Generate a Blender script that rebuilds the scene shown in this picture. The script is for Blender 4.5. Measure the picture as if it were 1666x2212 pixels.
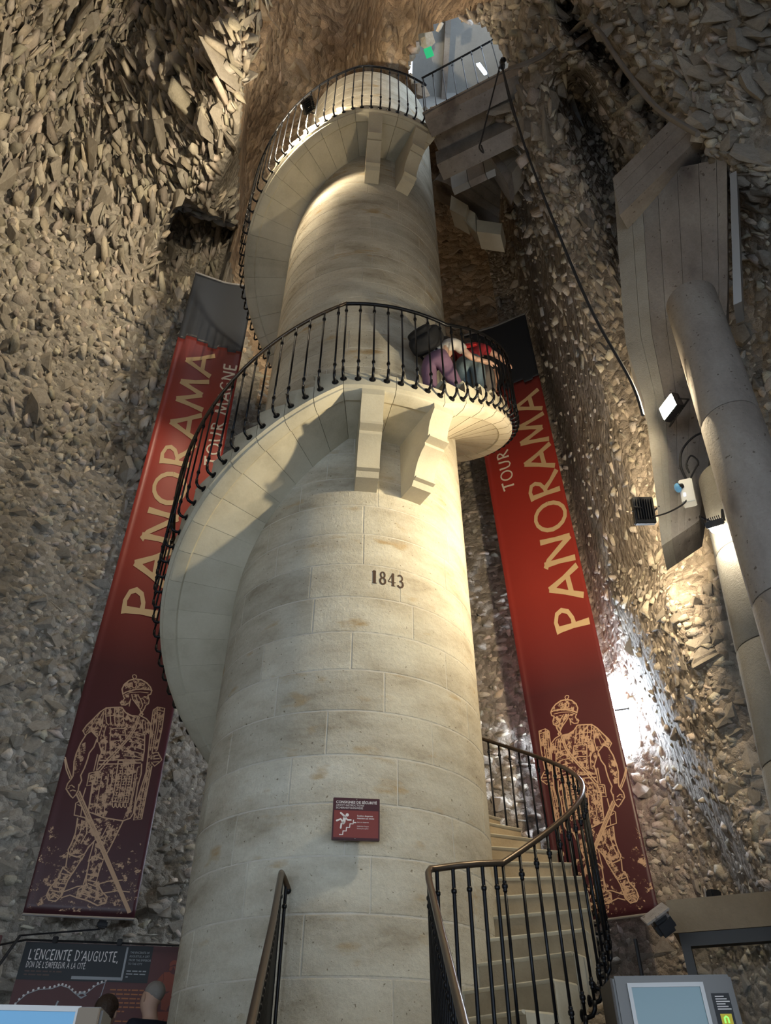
import bpy, bmesh, math, random
import numpy as np
from mathutils import Vector, Matrix

# ------------------------------------------------------------------ scene reset
for o in list(bpy.data.objects):
    bpy.data.objects.remove(o, do_unlink=True)
scene = bpy.context.scene
COL = scene.collection
HC = 0.75                      # lens height above the ground floor; everything below is built with z measured from the lens

# ------------------------------------------------------------------ camera
cam_d = bpy.data.cameras.new('camera')
cam_d.sensor_fit = 'HORIZONTAL'
cam_d.sensor_width = 36.0
cam_d.lens = 1560.0 / 1666.0 * 36.0
cam_d.clip_start = 0.05
cam_d.clip_end = 200
cam = bpy.data.objects.new('camera', cam_d)
COL.objects.link(cam)
cam.location = (0, 0, 0)
cam.rotation_euler = (math.radians(90 + 40.277), 0, 0)
scene.camera = cam

# ------------------------------------------------------------------ world, exposure
w = bpy.data.worlds.new('world')
scene.world = w
w.use_nodes = True
w.node_tree.nodes['Background'].inputs[0].default_value = (0.70, 0.84, 1.0, 1)
w.node_tree.nodes['Background'].inputs[1].default_value = 4.0     # dim daylight drifting in from the entrance side
scene.view_settings.view_transform = 'Standard'
scene.view_settings.look = 'None'
scene.view_settings.gamma = 1.0
scene.view_settings.use_curve_mapping = False
scene.view_settings.exposure = 0.0

LAMP = dict(pier=2300.0, stair=6300.0, wall=1300.0, post=420.0, window=340.0, slit=22.0)

# ------------------------------------------------------------------ helpers
def link(o):
    COL.objects.link(o)
    return o

def tag(o, label=None, cat=None, group=None, kind=None):
    if label: o['label'] = label
    if cat: o['category'] = cat
    if group: o['group'] = group
    if kind: o['kind'] = kind
    return o

def empty(name, loc, label=None, cat=None, group=None):
    o = bpy.data.objects.new(name, None)
    o.empty_display_size = 0.2
    o.location = loc
    link(o)
    return tag(o, label, cat, group)

def abspos(o):
    p = Vector(o.location)
    q = o.parent
    while q:
        p = p + Vector(q.location); q = q.parent
    return p

def adopt(o, parent):
    """parent o, whose mesh is in room coordinates, under a thing whose ancestors are only translated"""
    o.parent = parent
    base = Vector((0, 0, 0))
    q = parent
    if q.type == 'EMPTY':
        base = abspos(q)
    o.matrix_parent_inverse = Matrix.Translation(-base)
    return o

def mesh_obj(name, verts, faces, mat, parent=None, smooth=None):
    me = bpy.data.meshes.new(name)
    me.from_pydata([tuple(v) for v in verts], [], [tuple(f) for f in faces])
    me.update()
    if smooth is not None:
        me.polygons.foreach_set('use_smooth', [True] * len(me.polygons))
        me.set_sharp_from_angle(angle=math.radians(smooth))
    return data_obj(name, me, mat, parent)

def data_obj(name, me, mat, parent=None):
    if mat is not None and len(me.materials) == 0:
        me.materials.append(mat)
    o = bpy.data.objects.new(name, me)
    link(o)
    if parent is not None: adopt(o, parent)
    return o

class MB:
    """collects simple solids into one mesh"""
    def __init__(s): s.v = []; s.f = []
    def add(s, v, f):
        n = len(s.v); s.v += [tuple(p) for p in v]; s.f += [tuple(i + n for i in q) for q in f]; return s
    def box(s, c, size, M=None):
        x, y, z = [d / 2 for d in size]
        v = [(-x,-y,-z),(x,-y,-z),(x,y,-z),(-x,y,-z),(-x,-y,z),(x,-y,z),(x,y,z),(-x,y,z)]
        if M is not None: v = [M @ Vector(p) for p in v]
        v = [Vector(c) + Vector(p) for p in v]
        return s.add(v, [(0,3,2,1),(4,5,6,7),(0,1,5,4),(1,2,6,5),(2,3,7,6),(3,0,4,7)])
    def bevbox(s, c, size, b, M=None):
        bm = bmesh.new(); bmesh.ops.create_cube(bm, size=1)
        for v in bm.verts: v.co = Vector((v.co.x*size[0], v.co.y*size[1], v.co.z*size[2]))
        bmesh.ops.bevel(bm, geom=bm.edges[:], offset=b, segments=2, affect='EDGES')
        bm.verts.index_update()
        v = [(M @ v.co if M is not None else v.co) + Vector(c) for v in bm.verts]
        f = [[q.index for q in fa.verts] for fa in bm.faces]; bm.free()
        return s.add(v, f)
    def tube(s, pts, r, n=8, cap=True):
        pts = [Vector(p) for p in pts]
        m = len(pts)
        rr = r if isinstance(r, (list, tuple)) else [r] * m
        ring = []
        prev = None
        for i, p in enumerate(pts):
            t = (pts[min(i+1, m-1)] - pts[max(i-1, 0)])
            t = t.normalized() if t.length > 1e-9 else Vector((0,0,1))
            if prev is None:
                a = Vector((0,0,1)) if abs(t.z) < .9 else Vector((1,0,0))
                u = t.cross(a).normalized()
            else:
                u = (prev - t * prev.dot(t))
                u = u.normalized() if u.length > 1e-6 else t.orthogonal().normalized()
            prev = u
            w_ = t.cross(u)
            ring.append([p + (u*math.cos(2*math.pi*k/n) + w_*math.sin(2*math.pi*k/n)) * rr[i] for k in range(n)])
        v = [q for R_ in ring for q in R_]
        f = []
        for i in range(m-1):
            for k in range(n):
                k2 = (k+1) % n
                f.append((i*n+k, i*n+k2, (i+1)*n+k2, (i+1)*n+k))
        if cap:
            f.append(tuple(range(n-1, -1, -1))); f.append(tuple((m-1)*n+k for k in range(n)))
        return s.add(v, f)
    def ball(s, c, r, n=8, m=6, sc=(1,1,1)):
        v = [(0,0,1)]
        for i in range(1, m):
            a = math.pi*i/m
            for k in range(n):
                b = 2*math.pi*k/n
                v.append((math.sin(a)*math.cos(b), math.sin(a)*math.sin(b), math.cos(a)))
        v.append((0,0,-1))
        f = []
        for k in range(n):
            f.append((0, 1+k, 1+(k+1)%n))
            for i in range(m-2):
                a = 1+i*n
                f.append((a+k, a+n+k, a+n+(k+1)%n, a+(k+1)%n))
            f.append((len(v)-1, 1+(m-2)*n+(k+1)%n, 1+(m-2)*n+k))
        v = [(c[0]+p[0]*r*sc[0], c[1]+p[1]*r*sc[1], c[2]+p[2]*r*sc[2]) for p in v]
        return s.add(v, f)
    def build(s, name, mat, parent=None, smooth=None):
        return mesh_obj(name, s.v, s.f, mat, parent, smooth)

def frame_to(d, up=(0,0,1)):
    """rotation whose -Y axis looks along d"""
    y = -Vector(d).normalized()
    x = y.cross(Vector(up)).normalized() if abs(y.dot(Vector(up))) < .99 else Vector((1,0,0))
    z = x.cross(y).normalized()
    return Matrix((x, y, z)).transposed()

# ------------------------------------------------------------------ materials
def nodes(name):
    m = bpy.data.materials.new(name); m.use_nodes = True
    nt = m.node_tree
    return m, nt, nt.nodes, nt.links, nt.nodes['Principled BSDF']

def plain(name, col, rough=.6, metal=0., spec=.4, bump=0., bscale=60., emis=None, estr=0.):
    m, nt, N, L, B = nodes(name)
    B.inputs['Base Color'].default_value = (*col, 1)
    B.inputs['Roughness'].default_value = rough
    B.inputs['Metallic'].default_value = metal
    B.inputs['Specular IOR Level'].default_value = spec
    if emis:
        B.inputs['Emission Color'].default_value = (*emis, 1); B.inputs['Emission Strength'].default_value = estr
    if bump:
        tc = N.new('ShaderNodeTexCoord'); n = N.new('ShaderNodeTexNoise'); n.inputs['Scale'].default_value = bscale
        n.inputs['Detail'].default_value = 4
        b = N.new('ShaderNodeBump'); b.inputs['Strength'].default_value = bump; b.inputs['Distance'].default_value = .02
        L.new(tc.outputs['Object'], n.inputs['Vector']); L.new(n.outputs[0], b.inputs['Height']); L.new(b.outputs[0], B.inputs['Normal'])
    return m

def ramp(N, stops):
    r = N.new('ShaderNodeValToRGB')
    e = r.color_ramp.elements
    while len(e) < len(stops): e.new(.5)
    for el, (p, c) in zip(e, stops):
        el.position = p; el.color = (*c, 1)
    return r

def stone(name, cols, scale=2.5, bump=.5, bscale=30., rough=.9, attr=None, objrand=0., dist=.03, fleck=None, mscale=(1,1,1), wear=None, frag=None, pits=None):
    """mottled stone: blotchy colour, fine grain relief"""
    m, nt, N, L, B = nodes(name)
    tc = N.new('ShaderNodeTexCoord')
    mp = N.new('ShaderNodeMapping'); mp.inputs['Scale'].default_value = mscale
    L.new(tc.outputs['Object'], mp.inputs['Vector'])
    n1 = N.new('ShaderNodeTexNoise'); n1.inputs['Scale'].default_value = scale; n1.inputs['Detail'].default_value = 6; n1.inputs['Roughness'].default_value = .65
    L.new(mp.outputs[0], n1.inputs['Vector'])
    k = len(cols)
    r = ramp(N, [(.28 + .44*i/(k-1), c) for i, c in enumerate(cols)])
    L.new(n1.outputs[0], r.inputs[0])
    col = r.outputs[0]
    def mul(col, fac_out, lo, hi):
        mr = N.new('ShaderNodeMapRange'); mr.inputs[3].default_value = lo; mr.inputs[4].default_value = hi
        L.new(fac_out, mr.inputs[0])
        mx = N.new('ShaderNodeMix'); mx.data_type = 'RGBA'; mx.blend_type = 'MULTIPLY'; mx.inputs[0].default_value = 1
        L.new(col, mx.inputs[6]); L.new(mr.outputs[0], mx.inputs[7])
        return mx.outputs[2]
    if attr:
        a = N.new('ShaderNodeAttribute'); a.attribute_name = attr
        mx = N.new('ShaderNodeMix'); mx.data_type = 'RGBA'; mx.blend_type = 'MULTIPLY'; mx.inputs[0].default_value = 1
        L.new(col, mx.inputs[6]); L.new(a.outputs['Color'], mx.inputs[7]); col = mx.outputs[2]
    if objrand:
        oi = N.new('ShaderNodeObjectInfo')
        col = mul(col, oi.outputs['Random'], 1 - objrand, 1 + objrand)
    n2 = N.new('ShaderNodeTexNoise'); n2.inputs['Scale'].default_value = bscale; n2.inputs['Detail'].default_value = 5; n2.inputs['Roughness'].default_value = .7
    L.new(tc.outputs['Object'], n2.inputs['Vector'])
    if fleck:
        col = mul(col, n2.outputs[0], 1 - fleck, 1 + fleck)
    if wear:
        n3 = N.new('ShaderNodeTexNoise'); n3.inputs['Scale'].default_value = wear[1]; n3.inputs['Detail'].default_value = 8
        L.new(mp.outputs[0], n3.inputs['Vector'])
        rr = ramp(N, [(wear[2], (0,0,0)), (wear[2]+.12, (1,1,1))])
        L.new(n3.outputs[0], rr.inputs[0])
        mx = N.new('ShaderNodeMix'); mx.data_type = 'RGBA'
        L.new(rr.outputs[0], mx.inputs[0]); L.new(col, mx.inputs[6]); mx.inputs[7].default_value = (*wear[0], 1); col = mx.outputs[2]
    height = n2.outputs[0]
    if pits:     # small dark pores
        n4 = N.new('ShaderNodeTexNoise'); n4.inputs['Scale'].default_value = pits[0]; n4.inputs['Detail'].default_value = 2
        L.new(tc.outputs['Object'], n4.inputs['Vector'])
        r4 = ramp(N, [(pits[1], (1,1,1)), (pits[1]+.04, (.45,.42,.38))]); L.new(n4.outputs[0], r4.inputs[0])
        mx = N.new('ShaderNodeMix'); mx.data_type = 'RGBA'; mx.blend_type = 'MULTIPLY'; mx.inputs[0].default_value = 1
        L.new(col, mx.inputs[6]); L.new(r4.outputs[0], mx.inputs[7]); col = mx.outputs[2]
    if frag:     # small angular fragments set in the mortar
        vo = N.new('ShaderNodeTexVoronoi'); vo.inputs['Scale'].default_value = frag; vo.inputs['Randomness'].default_value = 1
        L.new(tc.outputs['Object'], vo.inputs['Vector'])
        sc_ = N.new('ShaderNodeSeparateColor'); L.new(vo.outputs['Color'], sc_.inputs[0])
        col = mul(col, sc_.outputs[0], .72, 1.35)
        ad = N.new('ShaderNodeMath'); ad.operation = 'MULTIPLY_ADD'; ad.inputs[1].default_value = -1.1
        L.new(vo.outputs['Distance'], ad.inputs[0]); L.new(n2.outputs[0], ad.inputs[2]); height = ad.outputs[0]
    L.new(col, B.inputs['Base Color'])
    B.inputs['Roughness'].default_value = rough
    B.inputs['Specular IOR Level'].default_value = .25
    if bump:
        b = N.new('ShaderNodeBump'); b.inputs['Strength'].default_value = bump; b.inputs['Distance'].default_value = dist
        L.new(height, b.inputs['Height']); L.new(b.outputs[0], B.inputs['Normal'])
    return m

def emitter(name, col, strength):
    m = bpy.data.materials.new(name); m.use_nodes = True
    N = m.node_tree.nodes; N.clear()
    e = N.new('ShaderNodeEmission'); o = N.new('ShaderNodeOutputMaterial')
    e.inputs[0].default_value = (*col, 1); e.inputs[1].default_value = strength
    m.node_tree.links.new(e.outputs[0], o.inputs[0])
    return m

M = {}
M['ashlar'] = stone('ashlar', [(.30,.26,.19),(.44,.40,.315),(.52,.49,.40),(.58,.55,.46)], 1.5, .7, 34, .88, objrand=.10, dist=.014, fleck=.20, mscale=(1,1,2.6), wear=((.40,.30,.17), 2.6, .62), pits=(38,.70))
M['mortar'] = stone('mortar', [(.47,.44,.37),(.60,.57,.50)], 8, .5, 50, .9, dist=.01)
M['step_stone'] = stone('step_stone', [(.40,.36,.27),(.52,.48,.37),(.58,.54,.43)], 2.2, .3, 45, .85, objrand=.05, dist=.008, fleck=.08)
M['riser_shade_stone'] = stone('riser_shade_stone', [(.22,.17,.105),(.30,.24,.155),(.36,.30,.20)], 2.6, .3, 45, .9, dist=.008, fleck=.12)
M['corbel_stone'] = stone('corbel_stone', [(.46,.41,.31),(.56,.52,.40)], 3, .3, 45, .85, dist=.008, fleck=.1)
M['rock_left'] = stone('rock_left', [(.20,.18,.15),(.29,.265,.225),(.38,.35,.30)], 1.4, 1.0, 18, .95, dist=.05, fleck=.3, frag=11)
M['rubble_left'] = stone('rubble_left', [(.32,.285,.235),(.46,.42,.355)], 5, .8, 28, .95, attr='tint', dist=.03, fleck=.18)
M['rubble_part_left'] = stone('rubble_part_left', [(.32,.285,.235),(.46,.42,.355)], 5, .8, 28, .95, objrand=.22, dist=.03, fleck=.18)
M['rock_back'] = stone('rock_back', [(.26,.18,.12),(.38,.28,.19),(.47,.38,.28)], 1.1, 1.0, 9, .95, dist=.10, fleck=.3, frag=5)
M['rubble_back'] = stone('rubble_back', [(.30,.22,.15),(.44,.36,.27)], 4, .8, 22, .95, attr='tint', dist=.04, fleck=.2)
M['rubble_part_back'] = stone('rubble_part_back', [(.30,.22,.15),(.44,.36,.27)], 4, .8, 22, .95, objrand=.2, dist=.04, fleck=.2)
M['rock_right'] = stone('rock_right', [(.20,.17,.14),(.30,.26,.215),(.40,.35,.295)], 1.3, 1.0, 16, .95, dist=.06, fleck=.3, frag=11)
M['rubble_right'] = stone('rubble_right', [(.33,.295,.25),(.48,.435,.375)], 4, .8, 25, .95, attr='tint', dist=.03, fleck=.2)
M['rubble_part_right'] = stone('rubble_part_right', [(.33,.295,.25),(.48,.435,.375)], 4, .8, 25, .95, objrand=.22, dist=.03, fleck=.2)
M['concrete'] = stone('concrete', [(.17,.145,.125),(.25,.22,.195),(.33,.30,.265)], 2.0, .5, 35, .9, objrand=.10, dist=.012, fleck=.2, mscale=(1,1,.4), wear=((.12,.10,.09), 2.2, .60), pits=(26,.68))
M['concrete_grey'] = stone('concrete_grey', [(.26,.265,.26),(.36,.36,.35)], 1.5, .4, 30, .9, dist=.01, fleck=.1)
M['concrete_rough'] = stone('concrete_rough', [(.27,.245,.205),(.36,.335,.29)], 3, .7, 60, .95, dist=.012, fleck=.15)
M['iron'] = plain('black_iron', (.012,.013,.016), .38, .7, .5)
M['iron_worn'] = plain('worn_iron', (.10,.075,.055), .35, .7, .5)
M['black'] = plain('black_plastic', (.012,.012,.014), .5)
M['rope'] = plain('black_rope', (.02,.02,.022), .8)
M['cable'] = plain('grey_cable', (.16,.14,.12), .7)
M['white'] = plain('white_plastic', (.75,.74,.70), .45)
M['lintel'] = stone('lintel_stone', [(.21,.155,.10),(.28,.22,.145)], 3, .3, 40, .85, dist=.008, fleck=.1)
M['floor'] = stone('floor_stone', [(.12,.105,.09),(.18,.16,.14)], 1.5, .3, 20, .8, dist=.01)
M['lamp_pier'] = emitter('floodlight_glow', (1.0,.84,.56), LAMP['pier'])
M['lamp_stair'] = emitter('stair_spot_glow', (1.0,.83,.58), LAMP['stair'])
M['lamp_wall'] = emitter('wall_flood_glow', (1.0,.78,.50), LAMP['wall'])
M['lamp_post'] = emitter('post_spot_glow', (1.0,.90,.70), LAMP['post'])
M['window_glow'] = emitter('daylight_slot', (.72,.84,1.0), LAMP['window'])
M['slit_glow'] = emitter('daylight_slit', (.55,.75,1.0), LAMP['slit'])
M['steel'] = plain('brushed_steel', (.34,.33,.32), .42, .6)
M['dark_metal'] = plain('dark_metal', (.03,.027,.024), .45, .5)
# ------------------------------------------------------------------ the cavity: rough walls around the staircase
rng = np.random.default_rng(11)
_perm = rng.random((64, 64, 64)).astype(np.float32)
def vnoise(p):
    i = np.floor(p).astype(np.int64); f = p - i
    f = f * f * (3 - 2 * f)
    i0 = i & 63; i1 = (i + 1) & 63
    x0, y0, z0 = i0.T; x1, y1, z1 = i1.T
    fx, fy, fz = f.T
    c = lambda a, b, d: _perm[a, b, d]
    a = c(x0,y0,z0)*(1-fx) + c(x1,y0,z0)*fx; b = c(x0,y1,z0)*(1-fx) + c(x1,y1,z0)*fx
    d = c(x0,y0,z1)*(1-fx) + c(x1,y0,z1)*fx; e = c(x0,y1,z1)*(1-fx) + c(x1,y1,z1)*fx
    return (a*(1-fy)+b*fy)*(1-fz) + (d*(1-fy)+e*fy)*fz
def fbm(p, sc, octv=4):
    s = 0; a = 1; t = 0
    for k in range(octv):
        s = s + a * (vnoise(p * sc + 17.3 * k) - .5); t += a; a *= .55; sc *= 2.1
    return s / t * 2
def sstep(x): 
    x = np.clip(x, 0, 1); return x*x*(3-2*x)

ELS = [-8, 10, 20, 30, 40, 45, 50, 55, 58, 61, 64, 66, 68, 70, 73, 76, 80, 85, 89]
PLAN = {   # bearing from the photographer's stand : distance to the wall for each rise angle above
-180: [4.6,4.6,4.6,4.6,4.6,4.5,4.4,4.3,4.2,4.1,3.9,3.7,3.5,3.3,3.0,2.6,2.1,1.4,.3],
-130: [5.0,5.0,5.0,5.0,5.0,4.9,4.8,4.7,4.5,4.4,4.2,4.0,3.8,3.6,3.2,2.8,2.2,1.4,.3],
 -90: [5.8,5.8,5.8,5.8,5.8,5.7,5.6,5.4,5.2,5.0,4.8,4.6,4.4,4.1,3.7,3.2,2.5,1.5,.3],
 -60: [8.3,8.3,8.3,8.3,8.4,8.5,8.5,8.5,8.4,8.2,7.8,7.4,7.0,6.5,5.7,4.9,3.6,1.9,.38],
 -47: [9.1,9.1,9.1,9.1,9.2,9.3,9.3,9.3,9.2,9.0,8.5,8.0,7.5,6.9,6.0,5.0,3.7,1.95,.38],
 -37: [9.5,9.5,9.5,9.5,9.5,9.5,9.5,9.3,9.1,8.5,7.8,7.3,6.8,6.3,5.4,4.6,3.5,1.9,.38],
 -31: [9.5,9.5,9.5,9.5,9.5,9.5,9.5,9.4,9.2,8.3,7.3,6.6,6.1,5.5,4.8,4.1,3.2,1.8,.4],
 -26: [9.6,9.6,9.6,9.6,9.6,9.6,9.6,9.4,9.2,8.3,7.3,6.6,6.0,5.4,4.7,4.0,3.1,1.75,.4],
 -21: [9.6,9.6,9.6,9.6,9.6,9.6,9.6,9.6,9.5,9.2,8.3,7.4,6.6,5.9,5.0,4.2,3.2,1.8,.4],
 -10: [9.7,9.7,9.7,9.7,9.7,9.7,9.7,9.8,9.7,9.4,8.6,7.7,6.9,6.2,5.2,4.4,3.3,1.8,.4],
   3: [9.8,9.8,9.8,9.8,9.8,9.8,9.8,9.8,9.7,9.4,8.6,7.7,6.9,6.2,5.2,4.4,3.3,1.8,.4],
   7: [9.8,9.8,9.8,9.8,9.8,9.8,9.8,9.8,9.7,9.5,8.9,8.0,7.0,6.0,5.0,4.3,3.3,1.8,.4],
  12: [9.7,9.7,9.7,9.7,9.7,9.7,9.7,9.7,9.6,9.5,9.2,8.2,6.4,4.9,4.5,4.1,3.4,1.9,.4],
17.5: [9.6,9.6,9.6,9.6,9.6,9.6,9.6,9.5,9.4,9.3,8.2,5.6,4.9,4.55,4.2,3.9,3.2,1.8,.4],
18.9: [9.5,9.5,9.5,9.5,9.5,9.5,9.5,9.3,8.9,8.5,7.8,5.6,4.9,4.5,4.2,3.85,3.2,1.8,.4],
  21: [9.3,9.3,9.2,8.8,8.2,7.9,7.6,7.3,7.1,6.9,6.4,5.4,4.8,4.4,4.1,3.7,3.1,1.8,.4],
  25: [8.3,8.2,7.9,7.3,6.7,6.4,6.1,5.8,5.6,5.4,5.1,4.8,4.6,4.4,4.0,3.6,3.0,1.75,.38],
  30: [7.4,7.2,7.0,6.7,6.3,6.1,5.9,5.6,5.4,5.2,5.0,4.7,4.45,4.2,3.8,3.4,2.8,1.7,.37],
  35: [7.0,6.9,6.7,6.5,6.2,6.1,6.0,5.7,5.6,5.5,5.3,4.8,4.4,4.0,3.6,3.2,2.7,1.65,.36],
  40: [6.7,6.6,6.4,6.3,6.1,6.0,5.8,5.4,5.1,4.8,4.5,4.3,4.1,3.8,3.4,3.0,2.5,1.6,.35],
  46: [6.4,6.3,6.2,6.1,5.9,5.7,5.4,4.8,4.4,4.2,4.0,3.9,3.7,3.5,3.2,2.8,2.4,1.55,.34],
  60: [5.8,5.7,5.6,5.5,5.1,4.9,4.6,4.2,4.0,3.9,3.7,3.6,3.4,3.2,2.9,2.6,2.2,1.4,.32],
  90: [4.8,4.7,4.6,4.5,4.2,4.0,3.8,3.5,3.3,3.2,3.0,2.9,2.8,2.6,2.4,2.1,1.8,1.2,.3],
 130: [4.6,4.6,4.6,4.6,4.4,4.2,4.0,3.7,3.5,3.4,3.2,3.1,3.0,2.8,2.6,2.3,1.9,1.3,.3],
 180: [4.6,4.6,4.6,4.6,4.6,4.5,4.4,4.3,4.2,4.1,3.9,3.7,3.5,3.3,3.0,2.6,2.1,1.4,.3],
}
AZN = np.array(sorted(PLAN), float)
TAB = np.array([PLAN[k if k in PLAN else int(k)] for k in [17.5 if a == 17.5 else 18.9 if a == 18.9 else int(a) for a in AZN]], float)
def hdist(az, el):
    """horizontal distance of the bare wall"""
    az = np.asarray(az, float); el = np.asarray(el, float)
    ei = np.clip(np.searchsorted(ELS, el) - 1, 0, len(ELS) - 2)
    e0 = np.array(ELS, float)
    te = np.clip((el - e0[ei]) / (e0[ei+1] - e0[ei]), 0, 1)
    ai = np.clip(np.searchsorted(AZN, az) - 1, 0, len(AZN) - 2)
    ta = np.clip((az - AZN[ai]) / (AZN[ai+1] - AZN[ai]), 0, 1)
    h = (TAB[ai, ei]*(1-te) + TAB[ai, ei+1]*te)*(1-ta) + (TAB[ai+1, ei]*(1-te) + TAB[ai+1, ei+1]*te)*ta
    # vertical arris where the left wall ends in front of the deeper back wall
    azc = np.interp(el, [50, 55, 58, 61.5, 68.2, 73, 78, 84], [-20.5, -21.5, -22.3, -22.8, -27, -33, -42, -60])
    h = h + .95 * sstep((az - azc) / 1.3) * sstep((el - 53) / 4) * sstep((-az + 1) / 12) * sstep((86 - el) / 8)
    # dark niche high on the left wall
    h = h + 1.5 * sstep((az + 31.2) / 1.0) * sstep((-21.8 - az) / .8) * sstep((el - 55.0) / .5) * sstep((60.6 - el) / 1.0)
    # rock ledge below the niche
    h = h - .30 * sstep((az + 28.0) / 2) * sstep((-21.5 - az) / 1) * np.exp(-((el - 53.4) / .9)**2)
    # window splay: the cheek on the right of the slot comes forward
    arr = np.interp(el, [8, 12, 20, 28, 33], [24.6, 23.6, 21.6, 19.9, 19.4])
    h = h - .75 * sstep((az - arr) / 2.4) * sstep((34 - el) / 4) * sstep((31 - az) / 6)
    # hollow behind the tall pier and the cleft in the upper right mass
    h = h + .7 * np.exp(-((az - 34) / 2.6)**2) * sstep((el - 52) / 4) * sstep((69 - el) / 3)
    ridge = np.interp(el, [56, 61, 66, 70], [44.5, 44.5, 43, 40.5])
    h = h + .55 * np.exp(-((az - ridge + 1.5) / 1.6)**2) * sstep((el - 57) / 3) * sstep((73 - el) / 3)
    return h
def bare(az, el):
    h = hdist(az, el); a = np.radians(az)
    return np.stack([h*np.sin(a), h*np.cos(a), h*np.tan(np.radians(el))], -1)
def rough(az, el):
    P = bare(az, el)
    q = P.reshape(-1, 3)
    amp = np.interp(az.ravel(), [-90, -24, -18, 8, 20, 90], [.20, .20, .30, .30, .28, .30])
    low = np.interp(el.ravel(), [0, 25, 45], [.35, .6, 1.0])
    d = amp*low*fbm(q, .9, 3) + .10*low*fbm(q + 31, 3.2, 3) + .035*fbm(q + 7, 9.0, 2)
    rad = q / np.linalg.norm(q, axis=1)[:, None]
    return (q - rad * d[:, None]).reshape(P.shape)

AZ = np.concatenate([np.arange(-180, -62, 2.0), np.arange(-62, 56, .34), np.arange(56, 180.1, 2.0)])
EL = np.concatenate([np.arange(-5.2, 78, .36), np.arange(78, 89.1, .8)])
GA, GE = np.meshgrid(AZ, EL, indexing='ij')
GP = rough(GA, GE)
HOLE = [(880,135),(893,105),(905,80),(940,58),(985,42),(1020,45),(1052,62),(1075,95),(1092,122),(1104,150),(1130,185),(1100,230),(900,250)]
_t = math.radians(40.277)
def image_of(P):
    x, y, z = P[..., 0], P[..., 1], P[..., 2]
    dep = y*math.cos(_t) + z*math.sin(_t); up = -y*math.sin(_t) + z*math.cos(_t)
    dep = np.where(dep > .05, dep, np.nan)
    return 833 + 1560*x/dep, 1106 - 1560*up/dep
def in_poly(x, y, poly):
    r = np.zeros(x.shape, bool); n = len(poly)
    for i in range(n):
        x1, y1 = poly[i]; x2, y2 = poly[(i+1) % n]
        c = ((y1 > y) != (y2 > y)) & (x < (x2-x1)*(y-y1)/(y2-y1+1e-9) + x1)
        r ^= c
    return r
MID = (GP[:-1,:-1] + GP[1:,1:]) / 2
MA = (GA[:-1,:-1] + GA[1:,1:]) / 2; ME = (GE[:-1,:-1] + GE[1:,1:]) / 2
ix, iy = image_of(MID)
gap = in_poly(np.nan_to_num(ix, nan=-9), np.nan_to_num(iy, nan=-9), HOLE) & (ME > 62)      # broken passage mouth above the footbridge
# daylight slot in the lower right wall
SLOT_AZ, SLOT_EL = (18.75, 19.45), (21.6, 25.2)
gap |= (MA > SLOT_AZ[0]) & (MA < SLOT_AZ[1]) & (ME > SLOT_EL[0]) & (ME < SLOT_EL[1])
gap |= (np.abs(MA) > 100) & (ME < 24)          # the wide unseen entrance behind the photographer, kept low to dim the upper tower
def wall_piece(name, sel, mat):
    idx = np.argwhere(sel & ~gap)
    nE = len(EL)
    i, j = idx[:, 0], idx[:, 1]
    a = i*nE + j; q = np.stack([a, a+nE, a+nE+1, a+1], 1)
    used, inv = np.unique(q, return_inverse=True)
    v = GP.reshape(-1, 3)[used]
    me = bpy.data.meshes.new(name)
    f = inv.reshape(-1, 4)
    me.vertices.add(len(v)); me.vertices.foreach_set('co', v.astype(np.float32).ravel())
    me.loops.add(f.size); me.loops.foreach_set('vertex_index', f.astype(np.int32).ravel())
    me.polygons.add(len(f)); me.polygons.foreach_set('loop_start', np.arange(0, f.size, 4, dtype=np.int32))
    me.polygons.foreach_set('loop_total', np.full(len(f), 4, np.int32))
    me.update(); me.validate()
    o = data_obj(name, me, mat)
    tag(o, kind='structure')
    return o
azL = np.interp(ME, [50, 55, 58, 61.5, 68.2, 73], [-15, -20, -22, -22.6, -26.8, -32.8])
lid = ME > 74
W_LEFT = wall_piece('wall_left', (MA <= azL) & ~lid, M['rock_left'])
W_BACK = wall_piece('wall_back', (MA > azL) & (MA <= 15) & ~lid, M['rock_back'])
W_RIGHT = wall_piece('wall_right', (MA > 15) & ~lid, M['rock_right'])
CEIL = wall_piece('ceiling', lid, M['rock_back'])
# the lower courses of the back wall are grey masonry like the left wall
W_BACK.data.materials.append(M['rock_left'])
_c = np.empty(len(W_BACK.data.polygons)*3, np.float32); W_BACK.data.polygons.foreach_get('center', _c); _c = _c.reshape(-1, 3)
W_BACK.data.polygons.foreach_set('material_index', (_c[:, 2] + .5*np.sin(_c[:, 0]*2) < 11.0).astype(np.int32))
tag(W_LEFT, 'tall rough rubble wall left of the staircase'); tag(W_BACK, 'brown rough rock wall behind the staircase'); tag(W_RIGHT, 'rough rubble wall right of the staircase'); tag(CEIL, 'rough rock vault closing the tower overhead')

# floor
fl = MB().box((0, 3.5, -.80), (22, 16, .1)).build('floor', M['floor']); tag(fl, kind='structure')

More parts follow.
